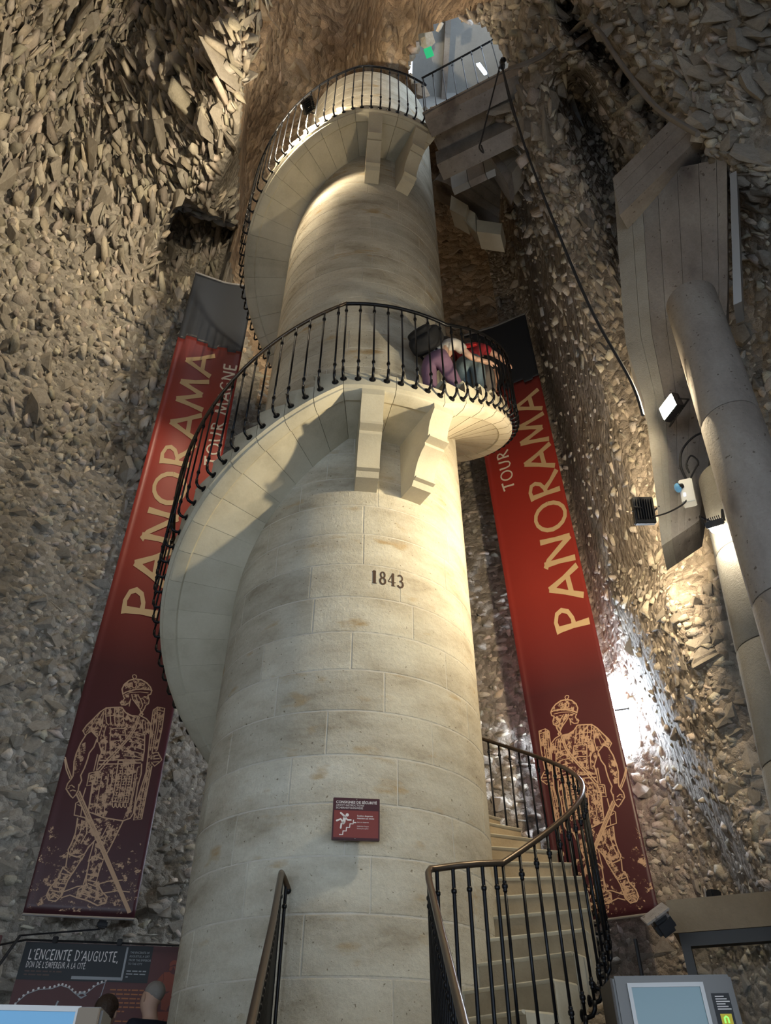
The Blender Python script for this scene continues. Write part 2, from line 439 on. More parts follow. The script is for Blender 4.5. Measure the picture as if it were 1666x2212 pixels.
# ---- rubble: angular stones set in the walls
def stone_templates(n, seed, flat=1.0):
    r = random.Random(seed); out = []
    for k in range(n):
        bm = bmesh.new()
        for _ in range(13):
            p = Vector((r.gauss(0,1), r.gauss(0,1), r.gauss(0,1))).normalized()
            p = Vector((max(-.8, min(.8, p.x*1.15)), max(-.85, min(.85, p.y*1.1)), max(-.75, min(.75, p.z*1.1))))
            bm.verts.new(p * r.uniform(.85, 1.0))
        h = bmesh.ops.convex_hull(bm, input=bm.verts[:])
        bmesh.ops.delete(bm, geom=list({e for e in h['geom_interior'] if isinstance(e, bmesh.types.BMVert)}), context='VERTS')
        bmesh.ops.triangulate(bm, faces=bm.faces[:])
        bm.verts.index_update()
        out.append((np.array([v.co[:] for v in bm.verts]), np.array([[v.index for v in f.verts] for f in bm.faces])))
        bm.free()
    return out
TPL = stone_templates(22, 5)
TPL_MESH = {}
def normals(az, el):
    d = .25
    pu = bare(az + d, el) - bare(az - d, el); pv = bare(az, el + d) - bare(az, el - d)
    n = np.cross(pu, pv); n /= np.linalg.norm(n, axis=1)[:, None] + 1e-9
    P = bare(az, el)
    n = np.where((np.einsum('ij,ij->i', n, P) > 0)[:, None], -n, n)
    return n
def scatter(a0, a1, e0, e1, spacing, seed, keep=1.0):
    r = np.random.default_rng(seed)
    A, E_ = [], []
    e = e0
    while e < e1:
        h = float(hdist(np.array([(a0+a1)/2]), np.array([e]))[0])
        de = math.degrees(spacing * math.cos(math.radians(e))**2 / h)
        da = math.degrees(spacing / h)
        n = max(1, int((a1 - a0) / da))
        a = a0 + (np.arange(n) + r.uniform(-.45, .45, n) + .5) * da
        A.append(a); E_.append(e + r.uniform(-.5, .5, n) * de)
        e += de
    A = np.concatenate(A); E_ = np.concatenate(E_)
    k = r.random(len(A)) < keep
    return A[k], E_[k]
def rubble(wall, name, zones, mat_stuff, mat_part, seed, nparts=280, face=.0):
    r = np.random.default_rng(seed)
    az, el, S, TW = [], [], [], []
    for (a0, a1, e0, e1, sp, keep, w_, h_, d_, out, tw) in zones:
        a, e = scatter(a0, a1, e0, e1, sp, int(r.integers(1e6)), keep)
        n = len(a)
        az.append(a); el.append(e)
        g = np.clip(r.lognormal(-.06, .5, n), .4, 2.1); TW.append(np.full(n, tw))
        v3 = np.clip(r.lognormal(0, .3, (n, 3)), .5, 1.8)
        S.append(np.stack([g*v3[:,0]*r.uniform(*w_, n), g*v3[:,1]*r.uniform(*d_, n), g*v3[:,2]*r.uniform(*h_, n), r.uniform(*out, n)], 1))
    az = np.concatenate(az); el = np.concatenate(el); S = np.concatenate(S); TW = np.concatenate(TW)
    P = rough(az, el)
    x, y = image_of(P)
    ok = ~(in_poly(np.nan_to_num(x, nan=-9), np.nan_to_num(y, nan=-9), HOLE) & (el > 62))
    ok &= ~((az > SLOT_AZ[0]-.5) & (az < SLOT_AZ[1]+.4) & (el > SLOT_EL[0]-.5) & (el < SLOT_EL[1]+.5))
    ok &= np.nan_to_num((x > -160) & (x < 1830) & (y > -160) & (y < 2350), nan=0).astype(bool)
    az, el, S, P, x, y, TW = az[ok], el[ok], S[ok], P[ok], x[ok], y[ok], TW[ok]
    n = normals(az, el)
    n = n + np.array([0, -face, 0]); n /= np.linalg.norm(n, axis=1)[:, None]
    up = np.array([0, 0, 1.])
    t = np.cross(up[None], n); t /= np.linalg.norm(t, axis=1)[:, None] + 1e-9
    b = np.cross(n, t)
    m = len(az)
    ang = r.normal(0, 1, m)*TW; ca, sa = np.cos(ang)[:, None], np.sin(ang)[:, None]
    t2 = t*ca + b*sa; b2 = -t*sa + b*ca
    yaw = r.normal(0, 1, m)*TW; cy, sy = np.cos(yaw)[:, None], np.sin(yaw)[:, None]
    t3 = t2*cy + n*sy; n3 = -t2*sy + n*cy
    pit = r.normal(0, 1, m)*TW; cp, sp_ = np.cos(pit)[:, None], np.sin(pit)[:, None]
    n4 = n3*cp + b2*sp_; b4 = -n3*sp_ + b2*cp
    pos = P + n * (S[:, 3] * S[:, 1])[:, None]
    ti = r.integers(0, len(TPL), m)
    slant = np.linalg.norm(P, axis=1)
    vis = (x > 0) & (x < 1666) & (y > 0) & (y < 2212)
    order = np.argsort(-np.where(vis, S[:, 0]*S[:, 2]/slant**2, -1))
    parts = set(order[:nparts].tolist())
    for s_i in order[:nparts]:
        k = int(ti[s_i])
        key = (k, mat_part.name)
        if key not in TPL_MESH:
            me = bpy.data.meshes.new('stone'); me.from_pydata([tuple(v) for v in TPL[k][0]], [], [tuple(f) for f in TPL[k][1]]); me.materials.append(mat_part)
            TPL_MESH[key] = me
        o = bpy.data.objects.new('stone', TPL_MESH[key]); link(o); o.parent = wall
        R3 = Matrix([list(t3[s_i]), list(n4[s_i]), list(b4[s_i])]).transposed()
        o.matrix_local = Matrix.LocRotScale(Vector(pos[s_i]), R3.to_quaternion(), Vector((S[s_i,0], S[s_i,1], S[s_i,2])))
    V, Fc, T = [], [], []; base = 0
    rest = np.array([i for i in range(m) if i not in parts])
    tint = np.stack([np.clip(r.lognormal(0, .26, m), .5, 1.6)]*3, 1) * np.stack([r.uniform(.96, 1.06, m), np.ones(m), r.uniform(.90, 1.06, m)], 1)
    for k in range(len(TPL)):
        ii = rest[ti[rest] == k]
        if not len(ii): continue
        tv, tf = TPL[k]
        loc = tv[None] * S[ii, None, :3]
        vv = pos[ii, None] + loc[..., 0:1]*t3[ii, None] + loc[..., 1:2]*n4[ii, None] + loc[..., 2:3]*b4[ii, None]
        nv = len(tv)
        V.append(vv.reshape(-1, 3)); Fc.append((tf[None] + (base + np.arange(len(ii))*nv)[:, None, None]).reshape(-1, 3)); T.append(np.repeat(tint[ii], nv, 0))
        base += nv*len(ii)
    V = np.concatenate(V); Fc = np.concatenate(Fc); T = np.concatenate(T)
    me = bpy.data.meshes.new(name)
    me.vertices.add(len(V)); me.vertices.foreach_set('co', V.astype(np.float32).ravel())
    me.loops.add(Fc.size); me.loops.foreach_set('vertex_index', Fc.astype(np.int32).ravel())
    me.polygons.add(len(Fc)); me.polygons.foreach_set('loop_start', np.arange(0, Fc.size, 3, dtype=np.int32)); me.polygons.foreach_set('loop_total', np.full(len(Fc), 3, np.int32))
    me.update(); me.validate()
    ca_ = me.color_attributes.new('tint', 'FLOAT_COLOR', 'POINT')
    ca_.data.foreach_set('color', np.concatenate([T, np.ones((len(T), 1))], 1).astype(np.float32).ravel())
    o = data_obj(name, me, mat_stuff); o.parent = wall
    tag(o, kind='stuff')
    print('RUBBLE', name, m, len(Fc))
rubble(W_LEFT, 'small_rubble', [
    (-50, -13, 2, 18, .125, 1, (.06,.12), (.035,.06), (.05,.07), (-.65,-.2), .14),
    (-50, -16, 18, 40, .115, 1, (.045,.085), (.04,.075), (.05,.07), (-.6,-.1), .35),
    (-60, -19.5, 40, 54, .13, 1, (.035,.07), (.06,.12), (.07,.13), (-.45,.2), .3),
    (-70, -22.5, 54, 62, .155, 1, (.028,.055), (.09,.18), (.11,.22), (-.25,.45), .24),
    (-80, -26.5, 62, 74, .165, 1, (.028,.055), (.11,.21), (.12,.26), (-.25,.5), .24),
    ], M['rubble_left'], M['rubble_part_left'], 3, face=.9)
rubble(W_BACK, 'small_rubble', [
    (-15, 15, 4, 50, .11, 1, (.06,.11), (.035,.06), (.05,.08), (-.75,-.35), .14),
    ], M['rubble_left'], M['rubble_part_left'], 14, nparts=140)
rubble(W_BACK, 'small_rubble', [
    (-20, 15, 50, 66, .24, .8, (.08,.18), (.07,.15), (.08,.13), (-.75,-.35), .35),
    (-26, 15, 66, 74, .32, .7, (.10,.24), (.10,.20), (.10,.15), (-.8,-.4), .35),
    ], M['rubble_back'], M['rubble_part_back'], 4, nparts=150)
rubble(W_RIGHT, 'small_rubble', [
    (15, 36, 3, 30, .11, 1, (.05,.10), (.04,.07), (.05,.075), (-.8,-.4), .16),
    (19.0, 27, 4, 34, .06, 1, (.035,.075), (.03,.06), (.04,.07), (-.8,-.35), .25),
    (15, 46, 30, 50, .09, 1, (.03,.06), (.035,.065), (.05,.075), (-.75,-.2), .25),
    (15, 50, 50, 64, .10, 1, (.022,.045), (.06,.12), (.045,.08), (-.6,0), .2),
    (15, 70, 58, 74, .12, 1, (.03,.055), (.07,.15), (.05,.10), (-.6,.1), .25),
    ], M['rubble_right'], M['rubble_part_right'], 6)
# ------------------------------------------------------------------ the spiral staircase
CX, CY = -0.3354, 6.3335
R, RO = 1.2, 1.89
F0, F1, F2 = .144, 5.536, 12.02           # floors of the three landings (from the lens)
H1 = (F1 - F0) / 32; H2 = (F2 - F1) / 39
THK = .224
def cyl(r, ph, z):
    a = math.radians(ph)
    return Vector((CX + r*math.sin(a), CY - r*math.cos(a), z))
ST = empty('spiral_staircase', (CX, CY, -.75), 'pale stone spiral staircase winding around a tall round shaft', 'staircase')

# shaft: mortar core with separate curved ashlar blocks in front of it
ZTOP = 15.5
CH = .342
def ring_solid(r0, r1, p0, p1, z0, z1, n):
    v = []; f = []
    for i in range(n+1):
        p = p0 + (p1-p0)*i/n
        v += [cyl(r0,p,z0), cyl(r1,p,z0), cyl(r1,p,z1), cyl(r0,p,z1)]
    for i in range(n):
        a, b = 4*i, 4*i+4
        f += [(a,b,b+1,a+1),(a+1,b+1,b+2,a+2),(a+2,b+2,b+3,a+3),(a+3,b+3,b,a)]
    f += [(0,1,2,3),(4*n+3,4*n+2,4*n+1,4*n)]
    return v, f
core = []
cf = []
NC = 72
for i in range(NC):
    p = 360*i/NC
    core += [cyl(R-.003, p, -.75), cyl(R-.003, p, ZTOP-.02)]
for i in range(NC):
    j = (i+1) % NC
    cf.append((2*i, 2*j, 2*j+1, 2*i+1))
cf.append(tuple(2*i+1 for i in range(NC)))
mesh_obj('shaft_core', core, cf, M['mortar'], ST, smooth=40)
rb = random.Random(8)
def block(p0, p1, z0, z1, name='ashlar_block'):
    n = 8
    g = math.degrees(.004 / R); c = math.degrees(.006 / R)
    ps = [p0+g, p0+g+c] + [p0+g+c + (p1-p0-2*g-2*c)*k/n for k in range(1, n)] + [p1-g-c, p1-g]
    zz = [z0+.005, z0+.011, z1-.011, z1-.005]
    v = []; f = []
    m = len(ps)
    for j, z in enumerate(zz):
        for i, p in enumerate(ps):
            edge = j in (0, 3) or i in (0, m-1)
            v.append(cyl(R - (.0025 if edge else 0), p + (rb.uniform(-.10,.10) if i in (0,m-1) else 0), z + (rb.uniform(-.0025,.0025) if j in (0,3) else 0)))
    for j in range(3):
        for i in range(m-1):
            f.append((j*m+i, j*m+i+1, (j+1)*m+i+1, (j+1)*m+i))
    # returns into the core
    loop = [i for i in range(m)] + [j*m+m-1 for j in range(1,4)] + [3*m+i for i in range(m-2,-1,-1)] + [j*m for j in (2,1)]
    k0 = len(v)
    for q in loop:
        d = Vector(v[q]) - Vector((CX, CY, v[q][2])); v.append(Vector((CX, CY, v[q][2])) + d * ((R-.03)/d.length))
    for k in range(len(loop)):
        k2 = (k+1) % len(loop)
        f.append((loop[k2], loop[k], k0+k, k0+k2))
    return mesh_obj(name, v, f, M['ashlar'], ST, smooth=12)
rb = random.Random(8)
z = 1.702 - 7*CH                       # a bed joint sits at 1.702
zi = 0
while z < ZTOP - .05:
    z1 = min(z + CH, ZTOP)
    off = [-20, 2, -8, 14][zi % 4] + rb.uniform(-4, 4)
    cuts = [-118 + off]
    while cuts[-1] < 100: cuts.append(cuts[-1] + rb.uniform(36, 48))
    for a, b in zip(cuts, cuts[1:]): block(a, b, max(z, -.75), z1)
    z = z1; zi += 1

# steps: each a single wedge-shaped stone whose underside forms the sloping soffit
def wedge(p0, p1, ztop, zs0, zs1, nose=True, name='step'):
    n = 3
    g = .09
    v = []; f = []
    for i in range(n+1):
        p = p0+g + (p1-p0-2*g)*i/n
        s = zs0 + (zs1-zs0)*i/n
        sec = [(R-.03, ztop), (RO-.01, ztop), (RO, ztop-.012), (RO, s+.045), (RO-.03, s+.030), (RO-.035, s+.012), (RO-.06, s), (RO-.16, s), (RO-.175, s+.018), (R-.03, s+.018)]
        v += [cyl(r, p, zz) for r, zz in sec]
    m = 10
    for i in range(n):
        for k in range(m):
            k2 = (k+1) % m
            f.append((i*m+k, i*m+k2, (i+1)*m+k2, (i+1)*m+k))
    f.append(tuple(range(m-1,-1,-1))); f.append(tuple(n*m+k for k in range(m)))
    if nose:   # rounded nosing along the front of the tread
        a0 = p0 - .8
        k0 = len(v)
        for r in (R-.03, RO-.004):
            for (dp, zz) in ((p0+g, ztop-.0005), (a0+.35, ztop-.0005), (a0, ztop-.008), (a0+.35, ztop-.018), (p0+g, ztop-.024)):
                v.append(cyl(r, dp, zz))
        for k in range(4): f.append((k0+k, k0+k+1, k0+5+k+1, k0+5+k))
        f.append((k0+4,k0+3,k0+2,k0+1,k0)); f.append((k0+5,k0+6,k0+7,k0+8,k0+9))
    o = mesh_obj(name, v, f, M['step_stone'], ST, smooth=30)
    if nose:     # riser face: dirt, and the dim light on it painted as darker brown
        o.data.materials.append(M['riser_shade_stone']); o.data.polygons[n*m].material_index = 1
    return o
def flight(p0, z0, n, h, dp):
    k = h/dp
    for i in range(n):
        a, b = p0 + i*dp, p0 + (i+1)*dp
        wedge(a, b, z0 + (i+1)*h, z0 - THK + (a-p0)*k, z0 - THK + (b-p0)*k)
def landing(p0, p1, z, pieces=1, name='landing_slab'):
    for i in range(pieces):
        a = p0 + (p1-p0)*i/pieces; b = p0 + (p1-p0)*(i+1)/pieces
        n = max(2, int((b-a)/4)); g = .09
        v = []; f = []
        for q in range(n+1):
            p = a+g + (b-a-2*g)*q/n
            sec = [(R-.03, z), (RO-.01, z), (RO, z-.012), (RO, z-THK+.045), (RO-.03, z-THK+.030), (RO-.035, z-THK+.012), (RO-.06, z-THK), (RO-.16, z-THK), (RO-.175, z-THK+.018), (R-.03, z-THK+.018)]
            v += [cyl(r, p, zz) for r, zz in sec]
        m = 10
        for q in range(n):
            for k in range(m):
                k2 = (k+1) % m
                f.append((q*m+k, q*m+k2, (q+1)*m+k2, (q+1)*m+k))
        f.append(tuple(range(m-1,-1,-1))); f.append(tuple(n*m+k for k in range(m)))
        mesh_obj(name, v, f, M['step_stone'], ST, smooth=30)
DP1 = 8.42; DP2 = 327.0/39
PA = 27.3                                    # first riser of the lower flight
flight(PA, F0, 16, H1, DP1)
PB = PA + 16*DP1                             # rest landing behind the shaft
PC = 358 - 16*DP1
landing(PB, PC, F0 + 16*H1, 2)
flight(PC, F0 + 16*H1, 16, H1, DP1)
landing(-2, 29, F1, 2)
flight(29, F1, 39, H2, DP2)
landing(-4, 37, F2, 2)
landing(-24, PA, F0, 2)

# corbels: S-shaped brackets under the two upper landings
def corbel(pc, ztop, hgt):
    wd = .215
    prof = [(0,0),(0,-.05),(-.02,-.055)]
    L_ = RO - .03 - R
    # profile (fraction of projection, fraction of height): bands and two swelling curves
    P_ = [(1.0,0),(1.0,-.10),(.93,-.16),(.86,-.24),(.82,-.33),(.80,-.42),(.78,-.455),(.84,-.46),(.84,-.50),(.70,-.51),(.70,-.56),(.60,-.60),(.50,-.68),(.44,-.76),(.40,-.84),(.38,-.90),(.43,-.905),(.43,-.935),(.36,-.94),(.30,-1.0),(-.05,-1.0),(-.05,0)]
    a = math.radians(pc)
    rad = Vector((math.sin(a), -math.cos(a), 0)); tan = Vector((math.cos(a), math.sin(a), 0))
    v = []; f = []
    m = len(P_)
    for s in (-1, 1):
        for (x, y) in P_:
            b = cyl(R + x*L_, pc, ztop + y*hgt)
            v.append(b + tan * (s*wd/2))
    for k in range(m):
        k2 = (k+1) % m
        f.append((k, k2, m+k2, m+k))
    f.append(tuple(range(m-1,-1,-1))); f.append(tuple(m+k for k in range(m)))
    return mesh_obj('corbel', v, f, M['corbel_stone'], ST, smooth=28)
for pc in (6.8, 29.0): corbel(pc, F1-THK+.02, .72)
for pc in (5.8, 29.0): corbel(pc, F2-THK+.02, .92)

# straight approach flight up to the lowest landing
yf = CY - RO
nst = 5; rr = (F0 + .75)/nst
apx0, apx1 = -.58, .30
for i in range(nst):
    zt = F0 - i*rr
    y1 = yf + .12 - i*.29
    MB().bevbox((( apx0+apx1)/2, y1-.14, (zt-.75)/2), (apx1-apx0, .30, zt+.75), .008).build('approach_step', M['step_stone'], ST)

# date cut into the shaft
def on_shaft(x, y, pc, zc, out=.002):
    """x metres along the face, y metres up"""
    return cyl(R + out, pc + math.degrees(x/R), zc + y)
def strip(poly, w0, taper=None):
    pts = [Vector((p[0], p[1])) for p in poly]; m = len(pts)
    v = []
    for i, p in enumerate(pts):
        t = pts[min(i+1,m-1)] - pts[max(i-1,0)]
        t = t.normalized() if t.length else Vector((1,0))
        nn = Vector((-t.y, t.x))
        ww = (w0[i] if isinstance(w0, (list,tuple)) else w0)/2
        if taper and i in (0, m-1): ww *= taper
        v += [p + nn*ww, p - nn*ww]
    return v, [(2*i, 2*i+1, 2*i+3, 2*i+2) for i in range(m-1)]
def ell(cx, cy, rx, ry, a0=0, a1=360, n=18):
    return [(cx+rx*math.cos(math.radians(a0+(a1-a0)*k/n)), cy+ry*math.sin(math.radians(a0+(a1-a0)*k/n))) for k in range(n+1)]
M['cut_paint'] = plain('brown_painted_numerals', (.055,.03,.018), .8)
DIG = {'1': [([(.12,0),(.12,1)],.17),([(0,.86),(.12,1)],.07),([(0,.02),(.26,.02)],.05)],
       '8': [(ell(.2,.26,.15,.24),.11),(ell(.2,.74,.12,.22),.09)],
       '4': [([(.3,0),(.3,1)],.14),([(.3,1),(.02,.32)],.05),([(.02,.3),(.46,.3)],.06),([(.2,.02),(.42,.02)],.05)],
       '3': [(ell(.16,.74,.14,.23,150,-90,12),.09),(ell(.16,.27,.17,.25,90,-150,12),.12)]}
ds = MB(); cx = -.155
for ch in '1843':
    for poly, w_ in DIG[ch]:
        v, f = strip(poly, w_)
        ds.add([on_shaft(cx + p.x*.155, (p.y-.5)*.135, 18.0, 3.63, .003) for p in v], f)
    cx += {'1': .062, '8': .078, '4': .088, '3': .07}[ch]
dso = ds.build('date_numerals', M['cut_paint'], ST); dso['label'] = 'dark brown numerals reading 1843'

# ------------------------------------------------------------------ railings
def baluster_mesh(hgt):
    b = MB()
    # local frame: x outward (radial), z up; origin at the stone edge where the foot is fixed
    foot = [(0,0,0),(.035,0,-.012),(.065,0,-.004),(.085,0,.025),(.09,0,.07)]
    b.tube([(-.004,0,0)] + foot, [.014]*6, 8)
    b.tube([(.09,0,.07),(.09,0,hgt)], .0095, 8)
    return b
def knobs(hgt, which):
    b = MB()
    for zz in ((.16, hgt-.13)[which],):
        b.tube([(.09,0,zz-.032),(.09,0,zz-.022),(.09,0,zz-.016),(.09,0,zz-.008),(.09,0,zz+.008),(.09,0,zz+.016),(.09,0,zz+.022),(.09,0,zz+.032)], [.012,.013,.011,.018,.018,.011,.013,.012], 8)
    return b
def rosette():
    b = MB(); b.tube([(-.002,0,0),(.008,0,0),(.014,0,0)], [.034,.032,.018], 10); return b
BAL_H = 1.16
_b = baluster_mesh(BAL_H); BAL = bpy.data.meshes.new('baluster'); BAL.from_pydata(_b.v, [], _b.f); BAL.materials.append(M['iron']); BAL.polygons.foreach_set('use_smooth',[True]*len(BAL.polygons))
KNO = []
for _k in (0, 1):
    _b = knobs(BAL_H, _k); _m = bpy.data.meshes.new('collar_knob'); _m.from_pydata(_b.v, [], _b.f); _m.materials.append(M['iron']); _m.polygons.foreach_set('use_smooth',[True]*len(_m.polygons)); KNO.append(_m)
_b = rosette(); ROS = bpy.data.meshes.new('rosette'); ROS.from_pydata(_b.v, [], _b.f); ROS.materials.append(M['iron'])
def put_baluster(root, pos, outdir, hscale=1.0):
    a = math.atan2(outdir[1], outdir[0])
    o = bpy.data.objects.new('baluster', BAL); link(o); o.parent = root
    base = Vector(root.location)
    o.location = Vector(pos) - base; o.rotation_euler = (0,0,a); o.scale = (1,1,hscale)
    for me, nm in ((KNO[0],'collar_knob'), (KNO[1],'collar_knob'), (ROS,'rosette')):
        c = bpy.data.objects.new(nm, me); link(c); c.parent = o
    return o
RR = RO + .09
def outward(ph):
    a = math.radians(ph); return (math.sin(a), -math.cos(a))
def spiral_rail(name, label, p0, p1, step, footz, railh):
    root = empty(name, cyl(RO, p0, footz(p0)), label, 'railing')
    p = p0
    while p < p1 - .5:
        hh = railh(p)
        put_baluster(root, cyl(RO, p, footz(p)), outward(p), hh/BAL_H)
        p += step
    pts = []
    n = int((p1-p0)/2.0)
    for i in range(n+1):
        q = p0 + (p1-p0)*i/n
        pts.append(cyl(RR, q, footz(q) + railh(q)))
    hr = MB().tube(pts, .019, 10).build('handrail', M['iron_worn'] if 'lower' in name else M['iron'], root, smooth=50)
    return root, pts
k1 = H1/DP1; k2 = H2/DP2
def foot1(p):   # lower flight: fixed to the stone just under the tread line
    if p < PA + 3: return F0 - .10
    if p < PB: return F0 - .10 + (p-PA-3)*k1
    if p < PC: return F0 - .10 + (PB-PA-3)*k1 + (p-PB)*(16*H1-(PB-PA-3)*k1)/(PC-PB)
    return F0 + 16*H1 - .10 + (p-PC)*k1
def foot2(p):
    if p < 30: return F1 - .10
    if p < 357: return F1 - .10 + (p-30)*(F2-F1)/327.0
    return F2 - .10
def rh1(p): return 1.12
def rh2(p): return float(np.interp(p, [0, 30, 60, 300, 360, 400], [1.11, 1.11, 1.10, 1.34, 1.44, 1.42]))
spiral_rail('lower_spiral_railing', 'black iron railing climbing the lower turn of the stone staircase', PA+4.2, 358, 4.21, foot1, rh1)
spiral_rail('upper_spiral_railing', 'black iron railing around the middle landing and the upper turn', -2, 360+31, 4.2, foot2, rh2)

# railing of the approach flight, right side, and its level return to the foot of the spiral
def straight_rail(root, pts, spacing, drop, mat, out, r=.019):
    MB().tube(pts, r, 10).build('handrail', mat, root, smooth=60)
    pts = [Vector(p) for p in pts]
    acc = 0; nxt = spacing*.5
    for a, b in zip(pts, pts[1:]):
        L_ = (b-a).length
        while nxt <= acc + L_:
            q = a + (b-a)*((nxt-acc)/L_)
            m = MB().tube([(q.x,q.y,q.z-drop),(q.x,q.y,q.z)], .011, 8)
            o = m.build('baluster', M['iron'], root, smooth=50)
            kb = MB().ball((q.x,q.y,q.z-.13), .017, 8, 5, (1,1,1.2)).build('collar_knob', M['iron'], o, smooth=60)
            nxt += spacing
        acc += L_
c0 = Vector((.238, 4.43, 1.075)); c1 = cyl(RR, PA+4.2, foot1(PA+4.2)+1.12)
rr_root = empty('approach_railing', (.25, 3.0, -.75), 'black iron railing with worn handrail right of the approach steps', 'railing')
arc = []
for k in range(7):
    t = k/6; s_ = math.pi/2*t
    arc.append((c0.x + .045*(1-math.cos(s_)), c0.y - .05 + .07*math.sin(s_)*1.0, c0.z - .05*(1-math.sin(s_)) + .055))
top = [(.255, 2.2, -.10), (.256, 2.87, .248), (.247, 3.6, .63), (.238, 4.32, 1.02)] + [(.240,4.40,1.075),(.256,4.44,1.105),(.29,4.47,1.115)] + [((.29+(c1.x-.29)*t), 4.47+(c1.y-4.47)*t - .03*math.sin(math.pi*t), 1.115+(c1.z-1.115)*t) for t in (.3,.6,.85,1)]
straight_rail(rr_root, top, .098, 1.05, M['iron_worn'], 1)
lr_root = empty('approach_railing', (-.6, 3.4, -.75), 'black iron railing with worn handrail left of the approach steps', 'railing')
ltop = [(-.47, 2.6, -.16), (-.5155, 3.375, .292), (-.60, 4.35, .83), (-.664, 4.98, 1.20), (-.672, 5.05, 1.235), (-.66, 5.10, 1.22), (-.63, 5.135, 1.16)]
straight_rail(lr_root, ltop, .078, 1.0, M['iron_worn'], 1)
MB().ball((-.63, 5.14, 1.15), .022, 8, 6).build('wall_bracket', M['iron'], lr_root, smooth=60)

# safety notice screwed to the shaft
SG = empty('safety_sign', cyl(R+.05, 6.1, 1.45), 'dark red safety notice with falling stick figure and stairs on the shaft', 'sign')
M['sign_dark'] = plain('sign_maroon', (.055,.012,.018), .45)
M['sign_red'] = plain('sign_red', (.19,.035,.03), .45)
M['sign_white'] = plain('sign_white', (.70,.66,.64), .5)
sgc = cyl(R+.085, 6.1, 1.567)
sn = Vector(outward(6.1) + (0,)); sn = Vector((sn.x, sn.y, 0)); sx = Vector((-sn.y, sn.x, 0)); sz = Vector((0,0,1))
SW, SHh = .318, .272
SM = Matrix((sx, -sn, sz)).transposed()
MB().bevbox(sgc, (SW, .03, SHh), .003, SM).build('panel', M['sign_dark'], SG)
def sgp(x, y, o=.0165): return sgc + sx*x + sz*y + sn*o
MB().add([sgp(-.15,-.122,.0160), sgp(.15,-.122,.0160), sgp(.15,.052,.0160), sgp(-.15,.052,.0160)], [(0,1,2,3)]).build('red_field', M['sign_red'], SG)
for s_ in ((.0,.125),(-.005,-.128)): MB().ball(sgp(*s_), .004, 8, 5).build('screw', M['steel'], SG)
for dx in (-.1, .1): MB().box(sgc - sn*.045 + sx*dx, (.03, .07, .03), SM).build('standoff', M['dark_metal'], SG)
fig = MB()
def sgstroke(poly, w_):
    v, f = strip(poly, w_); fig.add([sgp(p.x, p.y) for p in v], f)
    for q in (poly[0], poly[-1]):
        fig.add([sgp(q[0],q[1])] + [sgp(q[0]+w_/2*math.cos(a*math.pi/6), q[1]+w_/2*math.sin(a*math.pi/6)) for a in range(12)], [(0,k+1,(k+1)%12+1) for k in range(12)])
sgstroke([(-.105,.034),(-.085,.018),(-.072,.006)], .012)
sgstroke([(-.078,.010),(-.082,-.025),(-.086,-.030)], .020); sgstroke([(-.074,.008),(-.062,-.006),(-.058,-.010),(-.035,-.010)], .010)
sgstroke([(-.088,-.026),(-.104,-.006),(-.13,-.016)], .012); sgstroke([(-.084,-.032),(-.098,-.034),(-.102,-.062)], .012)
fig.add([sgp(-.061,.022)] + [sgp(-.061+.011*math.cos(a*math.pi/8), .022+.011*math.sin(a*math.pi/8)) for a in range(16)], [(0,k+1,(k+1)%16+1) for k in range(16)])
for k in range(4):
    x0, y0 = -.108 + k*.0225, -.105 + k*.0235
    sgstroke([(x0,y0),(x0+.0205,y0),(x0+.0225,y0+.0235)], .007)
sgstroke([(-.018,-.026),(-.002,-.026)], .007)
fig.build('pictogram', M['sign_white'], SG)
def text_mesh(s, size, to3d, mat, parent, name='lettering', shear=0, bold=0, spacing=1.0):
    cu = bpy.data.curves.new('txt', 'FONT'); cu.body = s; cu.size = size; cu.shear = shear; cu.offset = bold; cu.space_character = spacing
    cu.resolution_u = 2
    t = bpy.data.objects.new('txt', cu); link(t)
    bpy.context.view_layer.update()
    me = bpy.data.meshes.new_from_object(t.evaluated_get(bpy.context.evaluated_depsgraph_get()))
    bpy.data.objects.remove(t, do_unlink=True)
    v = [to3d(p.co.x, p.co.y) for p in me.vertices]; f = [tuple(p.vertices) for p in me.polygons]
    bpy.data.meshes.remove(me)
    return mesh_obj(name, v, f, mat, parent)
for s, x, y, sz_, shr, bd in (('CONSIGNES DE SÉCURITÉ',-.140,.098,.024,0,.0005),('SAFETY INSTRUCTIONS',-.140,.080,.018,.3,0),('SICHERHEITSHINWEISE',-.140,.062,.018,0,0),('Escaliers dangereux',.006,.014,.0135,0,.0003),('Attention aux chutes',.006,-.002,.0135,0,.0003),('Stairs are dangerous',.006,-.026,.0095,.3,0),('Gefährliche Treppen',.006,-.052,.0095,0,0),('Achtung Sturzgefahr',.006,-.066,.0095,0,0)):
    text_mesh(s, sz_, lambda a, b, x=x, y=y: sgp(x+a, y+b), M['sign_white'], SG, 'lettering', shr, bd)
